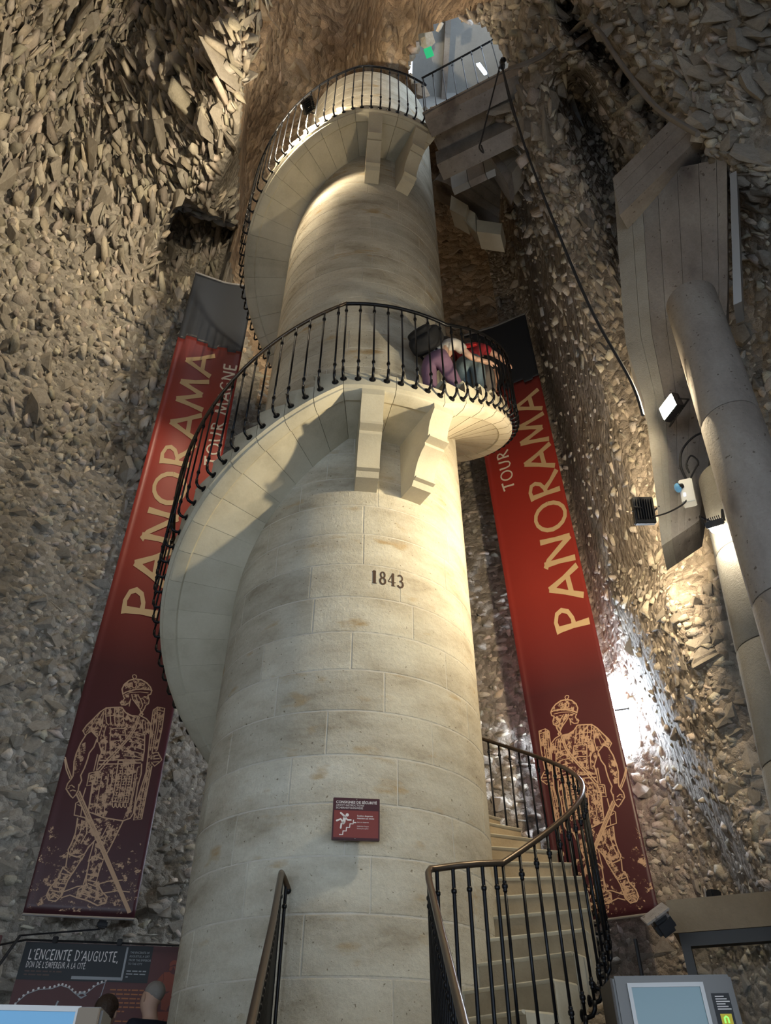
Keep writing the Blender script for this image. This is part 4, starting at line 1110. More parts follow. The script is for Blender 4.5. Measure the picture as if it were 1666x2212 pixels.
# ------------------------------------------------------------------ hanging banners
SOLDIER_LINES = [(1, [(0.4764, 0.239), (0.4788, 0.241), (0.4945, 0.2418), (0.5133, 0.2411), (0.5226, 0.2392), (0.5137, 0.237), (0.4939, 0.237), (0.4764, 0.239)]), (1.4, [(0.4229, 0.2167), (0.3992, 0.2228), (0.4102, 0.2286), (0.4513, 0.234), (0.5052, 0.2367), (0.5782, 0.2367), (0.6441, 0.2337), (0.6929, 0.2292), (0.7146, 0.2255)]), (1.4, [(0.4169, 0.217), (0.448, 0.2201), (0.5379, 0.2241), (0.6132, 0.226), (0.6786, 0.2263), (0.718, 0.2251), (0.7132, 0.2208), (0.6825, 0.219)]), (0.8, [(0.4371, 0.2161), (0.4937, 0.2202), (0.5944, 0.2222), (0.6869, 0.2221)]), (1.2, [(0.4881, 0.2322), (0.4969, 0.228), (0.5142, 0.226), (0.5353, 0.2266), (0.5407, 0.2291), (0.5329, 0.2329)]), (1.2, [(0.4244, 0.216), (0.4471, 0.2127), (0.4377, 0.2099), (0.4143, 0.2076), (0.4309, 0.2047), (0.4739, 0.2051), (0.5056, 0.2084), (0.5161, 0.2127)]), (1.2, [(0.6864, 0.219), (0.7112, 0.2138), (0.7116, 0.2096), (0.6848, 0.2073), (0.6813, 0.2038), (0.6665, 0.1995), (0.6454, 0.1959)]), (1.1, [(0.5129, 0.2185), (0.5352, 0.2128), (0.5849, 0.2077), (0.6342, 0.2027), (0.6526, 0.1987)]), (1, [(0.5746, 0.2191), (0.6277, 0.2123), (0.6541, 0.207), (0.645, 0.2025)]), (1, [(0.5454, 0.2192), (0.5921, 0.2106), (0.6224, 0.2053)]), (1, [(0.644, 0.2172), (0.6902, 0.2171)]), (1, [(0.6614, 0.2098), (0.6974, 0.2102)]), (0.9, [(0.635, 0.2152), (0.6702, 0.212), (0.6614, 0.2098)]), (0.9, [(0.5132, 0.211), (0.5148, 0.2041)]), (1.6, [(0.6552, 0.1988), (0.6416, 0.1959), (0.6638, 0.1945), (0.6783, 0.1969), (0.6552, 0.1988)]), (1.3, [(0.4412, 0.2023), (0.4912, 0.197), (0.5616, 0.1941), (0.6448, 0.1943)]), (1, [(0.4603, 0.1995), (0.5216, 0.1949), (0.6102, 0.1924)]), (1.3, [(0.4412, 0.2023), (0.3546, 0.2008), (0.2815, 0.1992), (0.2304, 0.1939), (0.1847, 0.1865), (0.13, 0.1782), (0.1053, 0.1721), (0.1406, 0.1678), (0.1938, 0.1724), (0.2705, 0.1663), (0.2801, 0.1612)]), (1, [(0.2824, 0.1988), (0.2998, 0.1902), (0.3281, 0.1818)]), (1, [(0.3247, 0.1999), (0.3458, 0.1906), (0.3743, 0.1809)]), (1, [(0.368, 0.2006), (0.3895, 0.191), (0.4191, 0.1806)]), (1, [(0.4118, 0.2011), (0.4332, 0.1914), (0.464, 0.1803)]), (1, [(0.4603, 0.1995), (0.4824, 0.1905), (0.5098, 0.1814)]), (1, [(0.2998, 0.1902), (0.3746, 0.1919), (0.4833, 0.1918)]), (1, [(0.3174, 0.1837), (0.3496, 0.1807), (0.3669, 0.1841), (0.395, 0.1807), (0.4109, 0.1842), (0.4416, 0.1801), (0.4562, 0.1838), (0.4897, 0.1801), (0.5041, 0.184)]), (1, [(0.2652, 0.1953), (0.2894, 0.1795), (0.2797, 0.1677)]), (0.8, [(0.231, 0.1936), (0.1972, 0.1814), (0.1428, 0.1704)]), (0.8, [(0.2589, 0.1925), (0.2341, 0.1817), (0.2173, 0.173)]), (1.3, [(0.1484, 0.1681), (0.1166, 0.1587), (0.0993, 0.1472), (0.0989, 0.1398), (0.1157, 0.1313), (0.1254, 0.1248), (0.1175, 0.1223)]), (1.3, [(0.2681, 0.1647), (0.2582, 0.156), (0.2275, 0.1494), (0.2251, 0.1419), (0.2172, 0.1339), (0.1988, 0.1259), (0.22, 0.1212), (0.2079, 0.1152)]), (1.2, [(0.1175, 0.1223), (0.0916, 0.1168), (0.0899, 0.112), (0.1499, 0.1056), (0.1788, 0.1035), (0.1994, 0.1069), (0.2114, 0.1114), (0.2032, 0.1175)]), (1, [(0.1093, 0.1145), (0.1352, 0.1159), (0.1702, 0.1137)]), (1, [(0.1328, 0.11), (0.1587, 0.1113), (0.1906, 0.1104)]), (1, [(0.1038, 0.1121), (0.1239, 0.1134)]), (1.1, [(-0.0103, 0.1429), (0.0509, 0.1333), (0.1183, 0.1229)]), (1.1, [(-0.0189, 0.1407), (0.0425, 0.131), (0.1044, 0.1218)]), (1.5, [(0.2225, 0.1108), (0.5806, 0.0597), (0.9568, 0.0055)]), (1.5, [(0.2057, 0.1072), (0.563, 0.0575), (0.9383, 0.0048)]), (0.8, [(0.2155, 0.1089), (0.5718, 0.0586), (0.9476, 0.0051)]), (1.2, [(0.6493, 0.1953), (0.7224, 0.1923), (0.776, 0.1874), (0.806, 0.1785), (0.8036, 0.1706)]), (0.8, [(0.684, 0.1909), (0.7233, 0.1752)]), (0.8, [(0.714, 0.1901), (0.7574, 0.1747)]), (0.8, [(0.7476, 0.1874), (0.7809, 0.1757)]), (0.8, [(0.6588, 0.1907), (0.6855, 0.1775)]), (1, [(0.3831, 0.177), (0.4547, 0.1788), (0.5298, 0.1791)]), (1, [(0.3967, 0.1699), (0.4706, 0.1716), (0.5497, 0.1722)]), (1, [(0.4105, 0.1638), (0.4842, 0.1655), (0.5684, 0.1659)]), (1, [(0.4248, 0.1575), (0.4981, 0.1591), (0.5466, 0.1598)]), (1, [(0.4354, 0.1518), (0.4987, 0.1533)]), (1, [(0.3802, 0.1783), (0.4009, 0.1648), (0.4375, 0.1498)]), (1, [(0.5227, 0.1795), (0.5574, 0.1686)]), (1, [(0.5746, 0.176), (0.6501, 0.1762), (0.7434, 0.1741)]), (1, [(0.5855, 0.1708), (0.6608, 0.171), (0.7517, 0.1686)]), (1, [(0.5964, 0.1657), (0.6719, 0.1657), (0.7602, 0.1631)]), (1, [(0.5957, 0.1602), (0.6829, 0.1603), (0.7654, 0.158)]), (1, [(0.5814, 0.1552), (0.681, 0.1552), (0.7673, 0.1533)]), (1, [(0.5675, 0.1502), (0.6909, 0.1505), (0.7685, 0.149)]), (1.2, [(0.2946, 0.1614), (0.3448, 0.1516), (0.3391, 0.1416)]), (1.2, [(0.7408, 0.1754), (0.7716, 0.1574), (0.777, 0.1461)]), (1, [(0.3264, 0.1798), (0.3256, 0.1693), (0.3676, 0.1619), (0.3843, 0.1494)]), (1.3, [(0.6477, 0.1935), (0.6326, 0.1797), (0.5896, 0.1689), (0.5081, 0.1546), (0.4352, 0.1433), (0.3684, 0.1312)]), (1.3, [(0.63, 0.1934), (0.6126, 0.1796), (0.5673, 0.1687), (0.487, 0.1552), (0.4149, 0.1446), (0.3478, 0.1328)]), (1.2, [(0.3487, 0.1426), (0.5284, 0.1455), (0.774, 0.1476)]), (1.2, [(0.3478, 0.1389), (0.5379, 0.1412), (0.7658, 0.1442)]), (1, [(0.312, 0.1488), (0.3138, 0.1389), (0.3145, 0.1315)]), (1, [(0.3324, 0.1485), (0.3353, 0.1391), (0.3394, 0.1322)]), (1.2, [(0.5306, 0.1445), (0.6925, 0.1467), (0.708, 0.1246), (0.7172, 0.1033), (0.5624, 0.1032), (0.5527, 0.1235), (0.5306, 0.1445)]), (0.9, [(0.5845, 0.1451), (0.6064, 0.1239), (0.6157, 0.1033)]), (0.9, [(0.6387, 0.1458), (0.6577, 0.1243), (0.6672, 0.1032)]), (0.9, [(0.5599, 0.1401), (0.5865, 0.1403)]), (0.9, [(0.5732, 0.1402), (0.5747, 0.1372)]), (0.9, [(0.5615, 0.1371), (0.588, 0.1373)]), (0.9, [(0.6119, 0.1405), (0.6385, 0.1407)]), (0.9, [(0.6252, 0.1406), (0.6266, 0.1376)]), (0.9, [(0.6133, 0.1375), (0.6399, 0.1377)]), (0.9, [(0.664, 0.1409), (0.6907, 0.1411)]), (0.9, [(0.6773, 0.141), (0.6786, 0.138)]), (0.9, [(0.6653, 0.1379), (0.692, 0.1381)]), (0.9, [(0.5625, 0.1344), (0.589, 0.1346)]), (0.9, [(0.5758, 0.1345), (0.5773, 0.1316)]), (0.9, [(0.5641, 0.1315), (0.5905, 0.1317)]), (0.9, [(0.6143, 0.1348), (0.6408, 0.135)]), (0.9, [(0.6275, 0.1349), (0.629, 0.132)]), (0.9, [(0.6157, 0.1319), (0.6422, 0.1321)]), (0.9, [(0.6661, 0.1352), (0.6927, 0.1354)]), (0.9, [(0.6794, 0.1353), (0.6808, 0.1323)]), (0.9, [(0.6675, 0.1322), (0.694, 0.1324)]), (0.9, [(0.5652, 0.1288), (0.5915, 0.129)]), (0.9, [(0.5783, 0.1289), (0.5799, 0.126)]), (0.9, [(0.5668, 0.1259), (0.593, 0.1261)]), (0.9, [(0.6167, 0.1292), (0.6431, 0.1294)]), (0.9, [(0.6299, 0.1293), (0.6313, 0.1264)]), (0.9, [(0.6181, 0.1263), (0.6445, 0.1265)]), (0.9, [(0.6683, 0.1296), (0.6948, 0.1297)]), (0.9, [(0.6815, 0.1297), (0.6828, 0.1267)]), (0.9, [(0.6696, 0.1266), (0.6961, 0.1268)]), (0.9, [(0.5678, 0.1233), (0.594, 0.1235)]), (0.9, [(0.5809, 0.1234), (0.5824, 0.1205)]), (0.9, [(0.5694, 0.1204), (0.5955, 0.1206)]), (0.9, [(0.6191, 0.1236), (0.6453, 0.1238)]), (0.9, [(0.6322, 0.1237), (0.6336, 0.1208)]), (0.9, [(0.6205, 0.1207), (0.6467, 0.1209)]), (0.9, [(0.6705, 0.124), (0.6968, 0.1242)]), (0.9, [(0.6836, 0.1241), (0.6849, 0.1212)]), (0.9, [(0.6718, 0.1211), (0.6981, 0.1213)]), (0.9, [(0.5704, 0.1178), (0.5965, 0.1179)]), (0.9, [(0.5834, 0.1179), (0.585, 0.115)]), (0.9, [(0.5719, 0.1149), (0.598, 0.1151)]), (0.9, [(0.6214, 0.1181), (0.6476, 0.1183)]), (0.9, [(0.6345, 0.1182), (0.6359, 0.1153)]), (0.9, [(0.6229, 0.1153), (0.649, 0.1154)]), (0.9, [(0.6726, 0.1185), (0.6988, 0.1186)]), (0.9, [(0.6857, 0.1186), (0.687, 0.1157)]), (0.9, [(0.6739, 0.1156), (0.7001, 0.1158)]), (0.9, [(0.573, 0.1123), (0.5989, 0.1125)]), (0.9, [(0.5859, 0.1124), (0.5874, 0.1096)]), (0.9, [(0.5745, 0.1095), (0.6004, 0.1097)]), (0.9, [(0.6238, 0.1127), (0.6498, 0.1128)]), (0.9, [(0.6368, 0.1127), (0.6382, 0.1099)]), (0.9, [(0.6252, 0.1098), (0.6512, 0.11)]), (0.9, [(0.6747, 0.113), (0.7008, 0.1132)]), (0.9, [(0.6878, 0.1131), (0.689, 0.1102)]), (0.9, [(0.676, 0.1102), (0.7021, 0.1103)]), (0.9, [(0.5755, 0.1069), (0.6014, 0.1071)]), (0.9, [(0.5884, 0.107), (0.5899, 0.1042)]), (0.9, [(0.577, 0.1041), (0.6028, 0.1043)]), (0.9, [(0.6261, 0.1072), (0.652, 0.1074)]), (0.9, [(0.639, 0.1073), (0.6404, 0.1045)]), (0.9, [(0.6275, 0.1044), (0.6534, 0.1046)]), (0.9, [(0.6768, 0.1076), (0.7028, 0.1077)]), (0.9, [(0.6898, 0.1077), (0.691, 0.1048)]), (0.9, [(0.6781, 0.1048), (0.704, 0.1049)]), (1, [(0.565, 0.1021), (0.5751, 0.0986), (0.5894, 0.0976), (0.5985, 0.0988), (0.5941, 0.1018)]), (1, [(0.6025, 0.1023), (0.6125, 0.0989), (0.6267, 0.0978), (0.6359, 0.099), (0.6316, 0.102)]), (1, [(0.64, 0.1025), (0.6499, 0.0991), (0.6641, 0.098), (0.6734, 0.0993), (0.6692, 0.1023)]), (1, [(0.6776, 0.1028), (0.6874, 0.0993), (0.7016, 0.0983), (0.7109, 0.0995), (0.7068, 0.1025)]), (1.2, [(0.3524, 0.1318), (0.3334, 0.1172), (0.3565, 0.0918), (0.5165, 0.0873), (0.6119, 0.0865), (0.7076, 0.0857), (0.7721, 0.0886), (0.7911, 0.0931)]), (1.2, [(0.7734, 0.1435), (0.7896, 0.1325), (0.7803, 0.1203), (0.7935, 0.0931)]), (0.9, [(0.7382, 0.1395), (0.754, 0.1201), (0.7553, 0.0965)]), (0.9, [(0.7291, 0.1321), (0.7424, 0.114), (0.744, 0.0907)]), (0.9, [(0.4028, 0.131), (0.4118, 0.1118), (0.4286, 0.0899)]), (0.9, [(0.4651, 0.1302), (0.4848, 0.1111), (0.5144, 0.0882)]), (0.9, [(0.4993, 0.1366), (0.5111, 0.1232), (0.5254, 0.109)]), (1.2, [(0.2753, 0.1288), (0.3548, 0.1318), (0.3762, 0.1193), (0.2822, 0.1163), (0.2753, 0.1288)]), (1, [(0.2938, 0.1271), (0.3445, 0.1291), (0.3524, 0.1227), (0.3014, 0.1211), (0.2938, 0.1271)]), (1, [(0.2909, 0.1205), (0.3666, 0.1228)]), (1.1, [(0.2772, 0.1145), (0.271, 0.1027), (0.2197, 0.0989), (0.2324, 0.0876), (0.3456, 0.0858)]), (1, [(0.3393, 0.1173), (0.3491, 0.1044), (0.3565, 0.0918)]), (0.9, [(0.2364, 0.0979), (0.2857, 0.0959), (0.2966, 0.0869)]), (1.2, [(0.7775, 0.2026), (0.8159, 0.2064), (0.8958, 0.2057), (0.9097, 0.1821), (0.9031, 0.1585)]), (1.2, [(0.7775, 0.2026), (0.7856, 0.1864), (0.8162, 0.1578), (0.8357, 0.1353), (0.7999, 0.1026), (0.8109, 0.087), (0.8851, 0.0884), (0.8835, 0.1162), (0.8824, 0.1418)]), (1, [(0.8167, 0.206), (0.8452, 0.1842), (0.8558, 0.1555)]), (1, [(0.8293, 0.2028), (0.8961, 0.202)]), (1, [(0.7967, 0.2028), (0.8186, 0.1813), (0.8335, 0.1579)]), (0.9, [(0.8531, 0.2005), (0.8691, 0.1817), (0.8733, 0.1595)]), (0.9, [(0.8467, 0.1379), (0.8379, 0.1147), (0.8493, 0.0885)]), (0.9, [(0.8651, 0.1392), (0.8642, 0.1137), (0.868, 0.0892)]), (1.2, [(0.8563, 0.1553), (0.9169, 0.1565), (0.9716, 0.1488), (0.9496, 0.1459), (0.9098, 0.1418), (0.8702, 0.1455)]), (1, [(0.8804, 0.1525), (0.9288, 0.1535)]), (1, [(0.8807, 0.1491), (0.9478, 0.1501)]), (1, [(0.887, 0.1459), (0.9455, 0.1467)]), (1.2, [(0.2715, 0.0854), (0.2857, 0.0712), (0.2741, 0.0624), (0.2562, 0.0559), (0.2782, 0.0517), (0.3554, 0.05), (0.4168, 0.0533), (0.4367, 0.059), (0.4866, 0.0666)]), (1.2, [(0.7085, 0.0853), (0.6766, 0.0732), (0.6329, 0.0579), (0.6096, 0.0522), (0.6035, 0.0489), (0.5561, 0.0508), (0.5066, 0.0516), (0.4677, 0.0464)]), (1, [(0.3164, 0.0836), (0.3297, 0.0737), (0.3093, 0.0637), (0.2894, 0.0561)]), (1, [(0.3646, 0.0828), (0.3916, 0.0718), (0.3595, 0.0618)]), (1, [(0.4777, 0.0646), (0.4728, 0.0549), (0.4677, 0.0464)]), (0.9, [(0.6244, 0.0809), (0.5808, 0.0696), (0.5668, 0.0608)]), (0.9, [(0.5759, 0.0818), (0.5441, 0.0705), (0.5192, 0.0616)]), (1.1, [(0.2611, 0.0527), (0.2734, 0.0412), (0.2461, 0.0398)]), (1.1, [(0.4189, 0.0525), (0.3822, 0.0438), (0.3488, 0.0352)]), (1.1, [(0.4749, 0.048), (0.4797, 0.036), (0.4717, 0.0267)]), (1.1, [(0.601, 0.0481), (0.5856, 0.0383), (0.586, 0.0344)]), (1.2, [(0.2477, 0.04), (0.2308, 0.0307), (0.1767, 0.0226), (0.1638, 0.0163), (0.1937, 0.0125), (0.2585, 0.0116), (0.3008, 0.0167), (0.3211, 0.0289), (0.3455, 0.0347), (0.2477, 0.04)]), (1, [(0.2422, 0.0297), (0.3179, 0.0301)]), (1, [(0.2287, 0.0266), (0.3109, 0.0265)]), (1, [(0.2045, 0.0235), (0.3039, 0.0229)]), (1, [(0.2503, 0.0349), (0.3359, 0.0338)]), (1, [(0.1913, 0.0204), (0.3024, 0.0194)]), (1, [(0.1835, 0.0154), (0.218, 0.0185), (0.2794, 0.0158)]), (1, [(0.1995, 0.0135), (0.2354, 0.0161), (0.2847, 0.0139)]), (1.2, [(0.4802, 0.0358), (0.4935, 0.0268), (0.4356, 0.0227), (0.4375, 0.0155), (0.534, 0.0139), (0.6417, 0.01), (0.7126, 0.0124), (0.7143, 0.0174), (0.6591, 0.0212), (0.5829, 0.0301), (0.586, 0.0344), (0.4802, 0.0358)]), (1, [(0.4686, 0.0226), (0.5629, 0.02)]), (1, [(0.5072, 0.0248), (0.615, 0.0212)]), (1, [(0.5107, 0.0279), (0.6054, 0.0253)]), (1, [(0.4977, 0.0309), (0.5904, 0.0293)]), (1, [(0.6291, 0.0153), (0.6812, 0.0165), (0.7099, 0.0136)]), (1, [(0.6013, 0.0132), (0.6353, 0.0173)]), (1, [(0.4436, 0.0195), (0.5701, 0.017), (0.6749, 0.0145)]), (1, [(0.3118, 0.0199), (0.4192, 0.0248), (0.4824, 0.0259)]), (1, [(0.3034, 0.0149), (0.3728, 0.0174), (0.4407, 0.0155)]), (1, [(0.6719, 0.0205), (0.7992, 0.0231), (0.9119, 0.0225)]), (1, [(0.5897, 0.0272), (0.6926, 0.0308), (0.8234, 0.0324)])]
SOLDIER_FILLS = [[(0.269, 0.1991), (0.4418, 0.202), (0.4912, 0.197), (0.549, 0.194), (0.6457, 0.1939), (0.776, 0.1874), (0.806, 0.1785), (0.7408, 0.1754), (0.7667, 0.1574), (0.7745, 0.1461), (0.3511, 0.1426), (0.3448, 0.1516), (0.2946, 0.1614), (0.3016, 0.177)], [(0.2753, 0.1288), (0.3524, 0.1318), (0.5338, 0.143), (0.5736, 0.1035), (0.5265, 0.088), (0.3565, 0.0918), (0.3334, 0.1172)], [(0.5306, 0.1445), (0.6925, 0.1467), (0.7172, 0.1033), (0.5624, 0.1032)], [(0.7775, 0.2026), (0.8159, 0.2064), (0.8958, 0.2057), (0.9097, 0.1821), (0.9031, 0.1585), (0.8824, 0.1418), (0.8851, 0.0884), (0.8109, 0.087), (0.7999, 0.1026), (0.8357, 0.1353)], [(0.1053, 0.1721), (0.13, 0.1782), (0.2304, 0.1939), (0.2652, 0.1953), (0.2894, 0.1795), (0.2705, 0.1663), (0.1938, 0.1724), (0.1406, 0.1678)], [(0.1197, 0.1574), (0.1616, 0.1603), (0.1892, 0.1491), (0.1807, 0.1379), (0.1694, 0.1281), (0.1342, 0.1278), (0.1036, 0.1398), (0.1028, 0.1472)], [(0.4214, 0.2174), (0.3992, 0.2228), (0.4102, 0.2286), (0.4513, 0.234), (0.5052, 0.2367), (0.5782, 0.2367), (0.6441, 0.2337), (0.7146, 0.2255), (0.5394, 0.2234)], [(0.2781, 0.0851), (0.5183, 0.0865), (0.7085, 0.0853), (0.6329, 0.0579), (0.6035, 0.0489), (0.5089, 0.0516), (0.4866, 0.0666), (0.4146, 0.0533), (0.2782, 0.0517), (0.2741, 0.0624)], [(0.3664, 0.0501), (0.4189, 0.0525), (0.3822, 0.0438), (0.3455, 0.0347), (0.3211, 0.0289), (0.3008, 0.0167), (0.2585, 0.0116), (0.1937, 0.0125), (0.1638, 0.0163), (0.2308, 0.0307)], [(0.5655, 0.0468), (0.601, 0.0481), (0.586, 0.0344), (0.6591, 0.0212), (0.7143, 0.0174), (0.7126, 0.0124), (0.6417, 0.01), (0.4375, 0.0155), (0.4356, 0.0227), (0.4935, 0.0268)], [(0.6951, 0.1455), (0.7734, 0.1435), (0.7896, 0.1325), (0.7803, 0.1203), (0.7721, 0.0886), (0.7071, 0.0859), (0.7289, 0.1033)], [(0.4244, 0.216), (0.5129, 0.2185), (0.5126, 0.2112), (0.4739, 0.2051), (0.4309, 0.2047), (0.4143, 0.2076)], [(0.512, 0.2189), (0.6825, 0.219), (0.7112, 0.2138), (0.6813, 0.2038), (0.6579, 0.1974), (0.5849, 0.2077)]]

M['print_gold'] = plain('print_gold', (.62,.44,.24), .55)
M['print_cream'] = plain('print_cream', (.80,.72,.60), .55)
M['print_line'] = plain('print_line', (.50,.33,.21), .55)
def speckle(name, ink, thr, scale):
    m, nt, N, L, B = nodes(name)
    tc = N.new('ShaderNodeTexCoord'); n = N.new('ShaderNodeTexNoise'); n.inputs['Scale'].default_value = scale; n.inputs['Detail'].default_value = 7; n.inputs['Roughness'].default_value = .75
    L.new(tc.outputs['Object'], n.inputs['Vector'])
    r = ramp(N, [(thr, (0,0,0)), (thr+.03, (1,1,1))]); L.new(n.outputs[0], r.inputs[0])
    tr = N.new('ShaderNodeBsdfTransparent'); mx = N.new('ShaderNodeMixShader')
    L.new(r.outputs[0], mx.inputs[0]); L.new(tr.outputs[0], mx.inputs[1]); L.new(B.outputs[0], mx.inputs[2])
    L.new(mx.outputs[0], N['Material Output'].inputs[0])
    B.inputs['Base Color'].default_value = (*ink, 1); B.inputs['Roughness'].default_value = .55
    return m
M['print_speckle'] = speckle('print_speckle', (.48,.31,.20), .50, 16)
M['print_ground'] = speckle('print_ground', (.48,.31,.20), .56, 11)
def banner_cloth(name, top, zlo):
    """vinyl: dark top band above a red-to-maroon field, part print and part painted lamplight; bands follow the cloth itself"""
    m, nt, N, L, B = nodes(name)
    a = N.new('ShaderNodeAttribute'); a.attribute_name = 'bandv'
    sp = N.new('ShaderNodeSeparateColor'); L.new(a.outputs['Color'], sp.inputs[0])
    r = ramp(N, [(0, (.050,.011,.016)), (.25, (.070,.013,.017)), (.40, (.30,.034,.024)), (.62, (.36,.034,.024)), (.815, (.17,.024,.022))]); L.new(sp.outputs[0], r.inputs[0])  # middle stops brightened, putting lamplight into the printed gradient
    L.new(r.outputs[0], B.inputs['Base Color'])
    B.inputs['Roughness'].default_value = .40; B.inputs['Specular IOR Level'].default_value = .45
    return m
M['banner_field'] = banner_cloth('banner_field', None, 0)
M['banner_top'] = plain('banner_top_band', (.022,.026,.034), .42)
M['banner_hem'] = plain('banner_hem', (.16,.16,.17), .5)
def banner(name, label, A, B, TL, TR, wave, mirror, panor, tour):
    A, B, TL, TR = [Vector(p) for p in (A, B, TL, TR)]
    nrm = (B - A).cross(TL - A).normalized()
    if nrm.y > 0: nrm = -nrm
    root = empty(name, A.lerp(B, .5), label, 'banner')
    def P(u, v, out=0.):
        p = A.lerp(B, u).lerp(TL.lerp(TR, u), v)
        wv_ = wave * (math.sin(u*7.0 + v*1.3) * (.35 + .65*v) + .5*math.sin(u*3.1 + v*9))
        edge = .03 * (max(0, .06-u)/.06)**2
        return p + nrm * (wv_ + edge + out)
    # stepped rampart line between the red field and the dark top band
    steps = [0,.10,.11,.27,.28,.45,.46,.60,.61,.76,.77,.9,.91,1.0]
    hts = [.822,.822,.832,.832,.826,.826,.818,.818,.824,.824,.815,.815,.820,.820]
    us = sorted(set([k/24 for k in range(25)] + steps))
    bh = [float(np.interp(u, steps, hts)) for u in us]
    NV = 90
    def sheet(lo, hi, mat, nm, n, attr=False):
        v = []; f = []; bv = []
        for j in range(n+1):
            for i, u in enumerate(us):
                vv = lo(i) + (hi(i)-lo(i))*j/n
                v.append(P(u, vv)); bv.append(vv)
        m = len(us)
        for j in range(n):
            for i in range(m-1): f.append((j*m+i, j*m+i+1, (j+1)*m+i+1, (j+1)*m+i))
        o = mesh_obj(nm, v, f, mat, root, smooth=80)
        if attr:
            ca = o.data.color_attributes.new('bandv', 'FLOAT_COLOR', 'POINT')
            for k, b in enumerate(bv): ca.data[k].color = (b, b, b, 1)
        sm = o.modifiers.new('thickness', 'SOLIDIFY'); sm.thickness = .004; sm.offset = 1 if nrm.y > 0 else -1
        return o
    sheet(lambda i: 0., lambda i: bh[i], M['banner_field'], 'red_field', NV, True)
    sheet(lambda i: bh[i], lambda i: 1., M['banner_top'], 'dark_top_band', 26)
    MB().tube([P(0,1,.0), P(.5,1,.0), P(1,1,.0)], .022, 8).build('top_bar', M['banner_hem'], root)
    MB().tube([P(0,0,.0), P(.5,0,.0), P(1,0,.0)], .014, 8).build('bottom_bar', M['steel'], root)
    W_ = (B-A).length; Hh = (TL-A).length
    def write(s, u_base, v0, v1, size, mat, ws, nm):
        st, L0 = lettering(s, size, ws)
        k = (v1 - v0)*Hh / L0
        i = 0
        for ch in s:
            n_ = len(GL[ch][1]); mb = MB()
            for v2, f in st[i:i+n_]:
                # letters read upwards, their tops to the left
                mb.add([P(u_base - p.y/W_, v0 + p.x*k/Hh, .006) for p in v2], f)
            i += n_
            if n_: mb.build(nm, mat, root)
    write('PANORAMA', *panor, M['print_gold'], .125, 'large_letter')
    write('TOUR MAGNE', *tour, M['print_cream'], .13, 'small_letter')
    fx = (lambda u: 1-u) if mirror else (lambda u: u)
    fl_ = MB()
    for poly in SOLDIER_FILLS:
        q = [(fx(a), b) for a, b in poly]
        fl_.add([P(max(.005,min(.995,a)), b, .0052) for a, b in q], [tuple(range(len(q)))])
    fo_ = fl_.build('soldier_shading', M['print_speckle'], root)
    ln = MB()
    for w_, poly in SOLDIER_LINES:
        q = [(max(.004,min(.996,fx(a)))*W_, b*Hh) for a, b in poly]
        # subdivide for the cloth
        v2, f = strip(q, .0115*w_)
        ln.add([P(p.x/W_, p.y/Hh, .0062) for p in v2], f)
    so = ln.build('soldier_drawing', M['print_line'], root); so['label'] = 'line drawing of a standing legionary with spear and shield bundle'
    gm = MB(); nn = 24
    gv = [P(.01+.98*i/nn, .004 + .062*j/4*(1+.25*math.sin(i*.9)) if j else .004, .0048) for j in range(5) for i in range(nn+1)]
    gm.add(gv, [(j*(nn+1)+i, j*(nn+1)+i+1, (j+1)*(nn+1)+i+1, (j+1)*(nn+1)+i) for j in range(4) for i in range(nn)]).build('printed_ground', M['print_ground'], root)
    return root, P
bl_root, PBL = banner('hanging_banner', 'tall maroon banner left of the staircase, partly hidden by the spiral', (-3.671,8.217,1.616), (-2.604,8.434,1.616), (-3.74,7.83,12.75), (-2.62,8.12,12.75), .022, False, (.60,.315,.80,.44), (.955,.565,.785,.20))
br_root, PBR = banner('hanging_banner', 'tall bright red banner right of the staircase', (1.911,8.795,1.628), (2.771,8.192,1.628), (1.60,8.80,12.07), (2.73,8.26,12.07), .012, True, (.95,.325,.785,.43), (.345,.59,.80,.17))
t = MB().tube([PBL(0,1), (-3.95,7.9,13.7)], .008, 6).build('banner_wire', M['cable']); tag(t, 'thin wire holding up the left banner from the niche', 'wire')

# ------------------------------------------------------------------ exhibition panels at lower left
M['poster_red'] = plain('poster_red', (.085,.022,.022), .5)
M['poster_dark'] = plain('poster_dark', (.010,.014,.018), .5)
M['poster_orange'] = plain('poster_text', (.36,.13,.05), .6)
M['poster_figure'] = plain('poster_figure', (.20,.05,.03), .6)
M['poster_grey'] = plain('poster_grey', (.32,.34,.36), .6)
PA0 = Vector((-3.685,8.50,0)); PB0 = Vector((-1.95,8.87,0))
pdx = (PB0-PA0).normalized(); pn = Vector((pdx.y, -pdx.x, 0))
PZ = 1.43
def pp(x, y, o=.0): 
    q = PA0 + pdx*x + pn*(o); return Vector((q.x, q.y, PZ + y))
PO = empty('exhibition_panel', PA0 + Vector((.8,.1,-.75)), 'dark red exhibition panel with town map titled in white, behind the visitors', 'panel')
MB().add([pp(0,0), pp(1.9,0), pp(1.9,-1.75), pp(0,-1.75), pp(0,0,-.03), pp(1.9,0,-.03), pp(1.9,-1.75,-.03), pp(0,-1.75,-.03)], [(0,3,2,1),(4,5,6,7),(0,1,5,4),(1,2,6,5),(2,3,7,6),(3,0,4,7)]).build('board', M['poster_red'], PO)
def prect(x0, y0, x1, y1, o, mat, nm): return MB().add([pp(x0,y0,o), pp(x1,y0,o), pp(x1,y1,o), pp(x0,y1,o)], [(0,1,2,3)]).build(nm, mat, PO)
prect(.0,-.33,1.27,-.005,.003, M['poster_dark'], 'title_band')
prect(.52,-.315,1.02,-.288,.005, M['poster_grey'], 'title_rule'); prect(1.0,-.315,1.02,-.02,.0055, M['poster_grey'], 'title_rule')
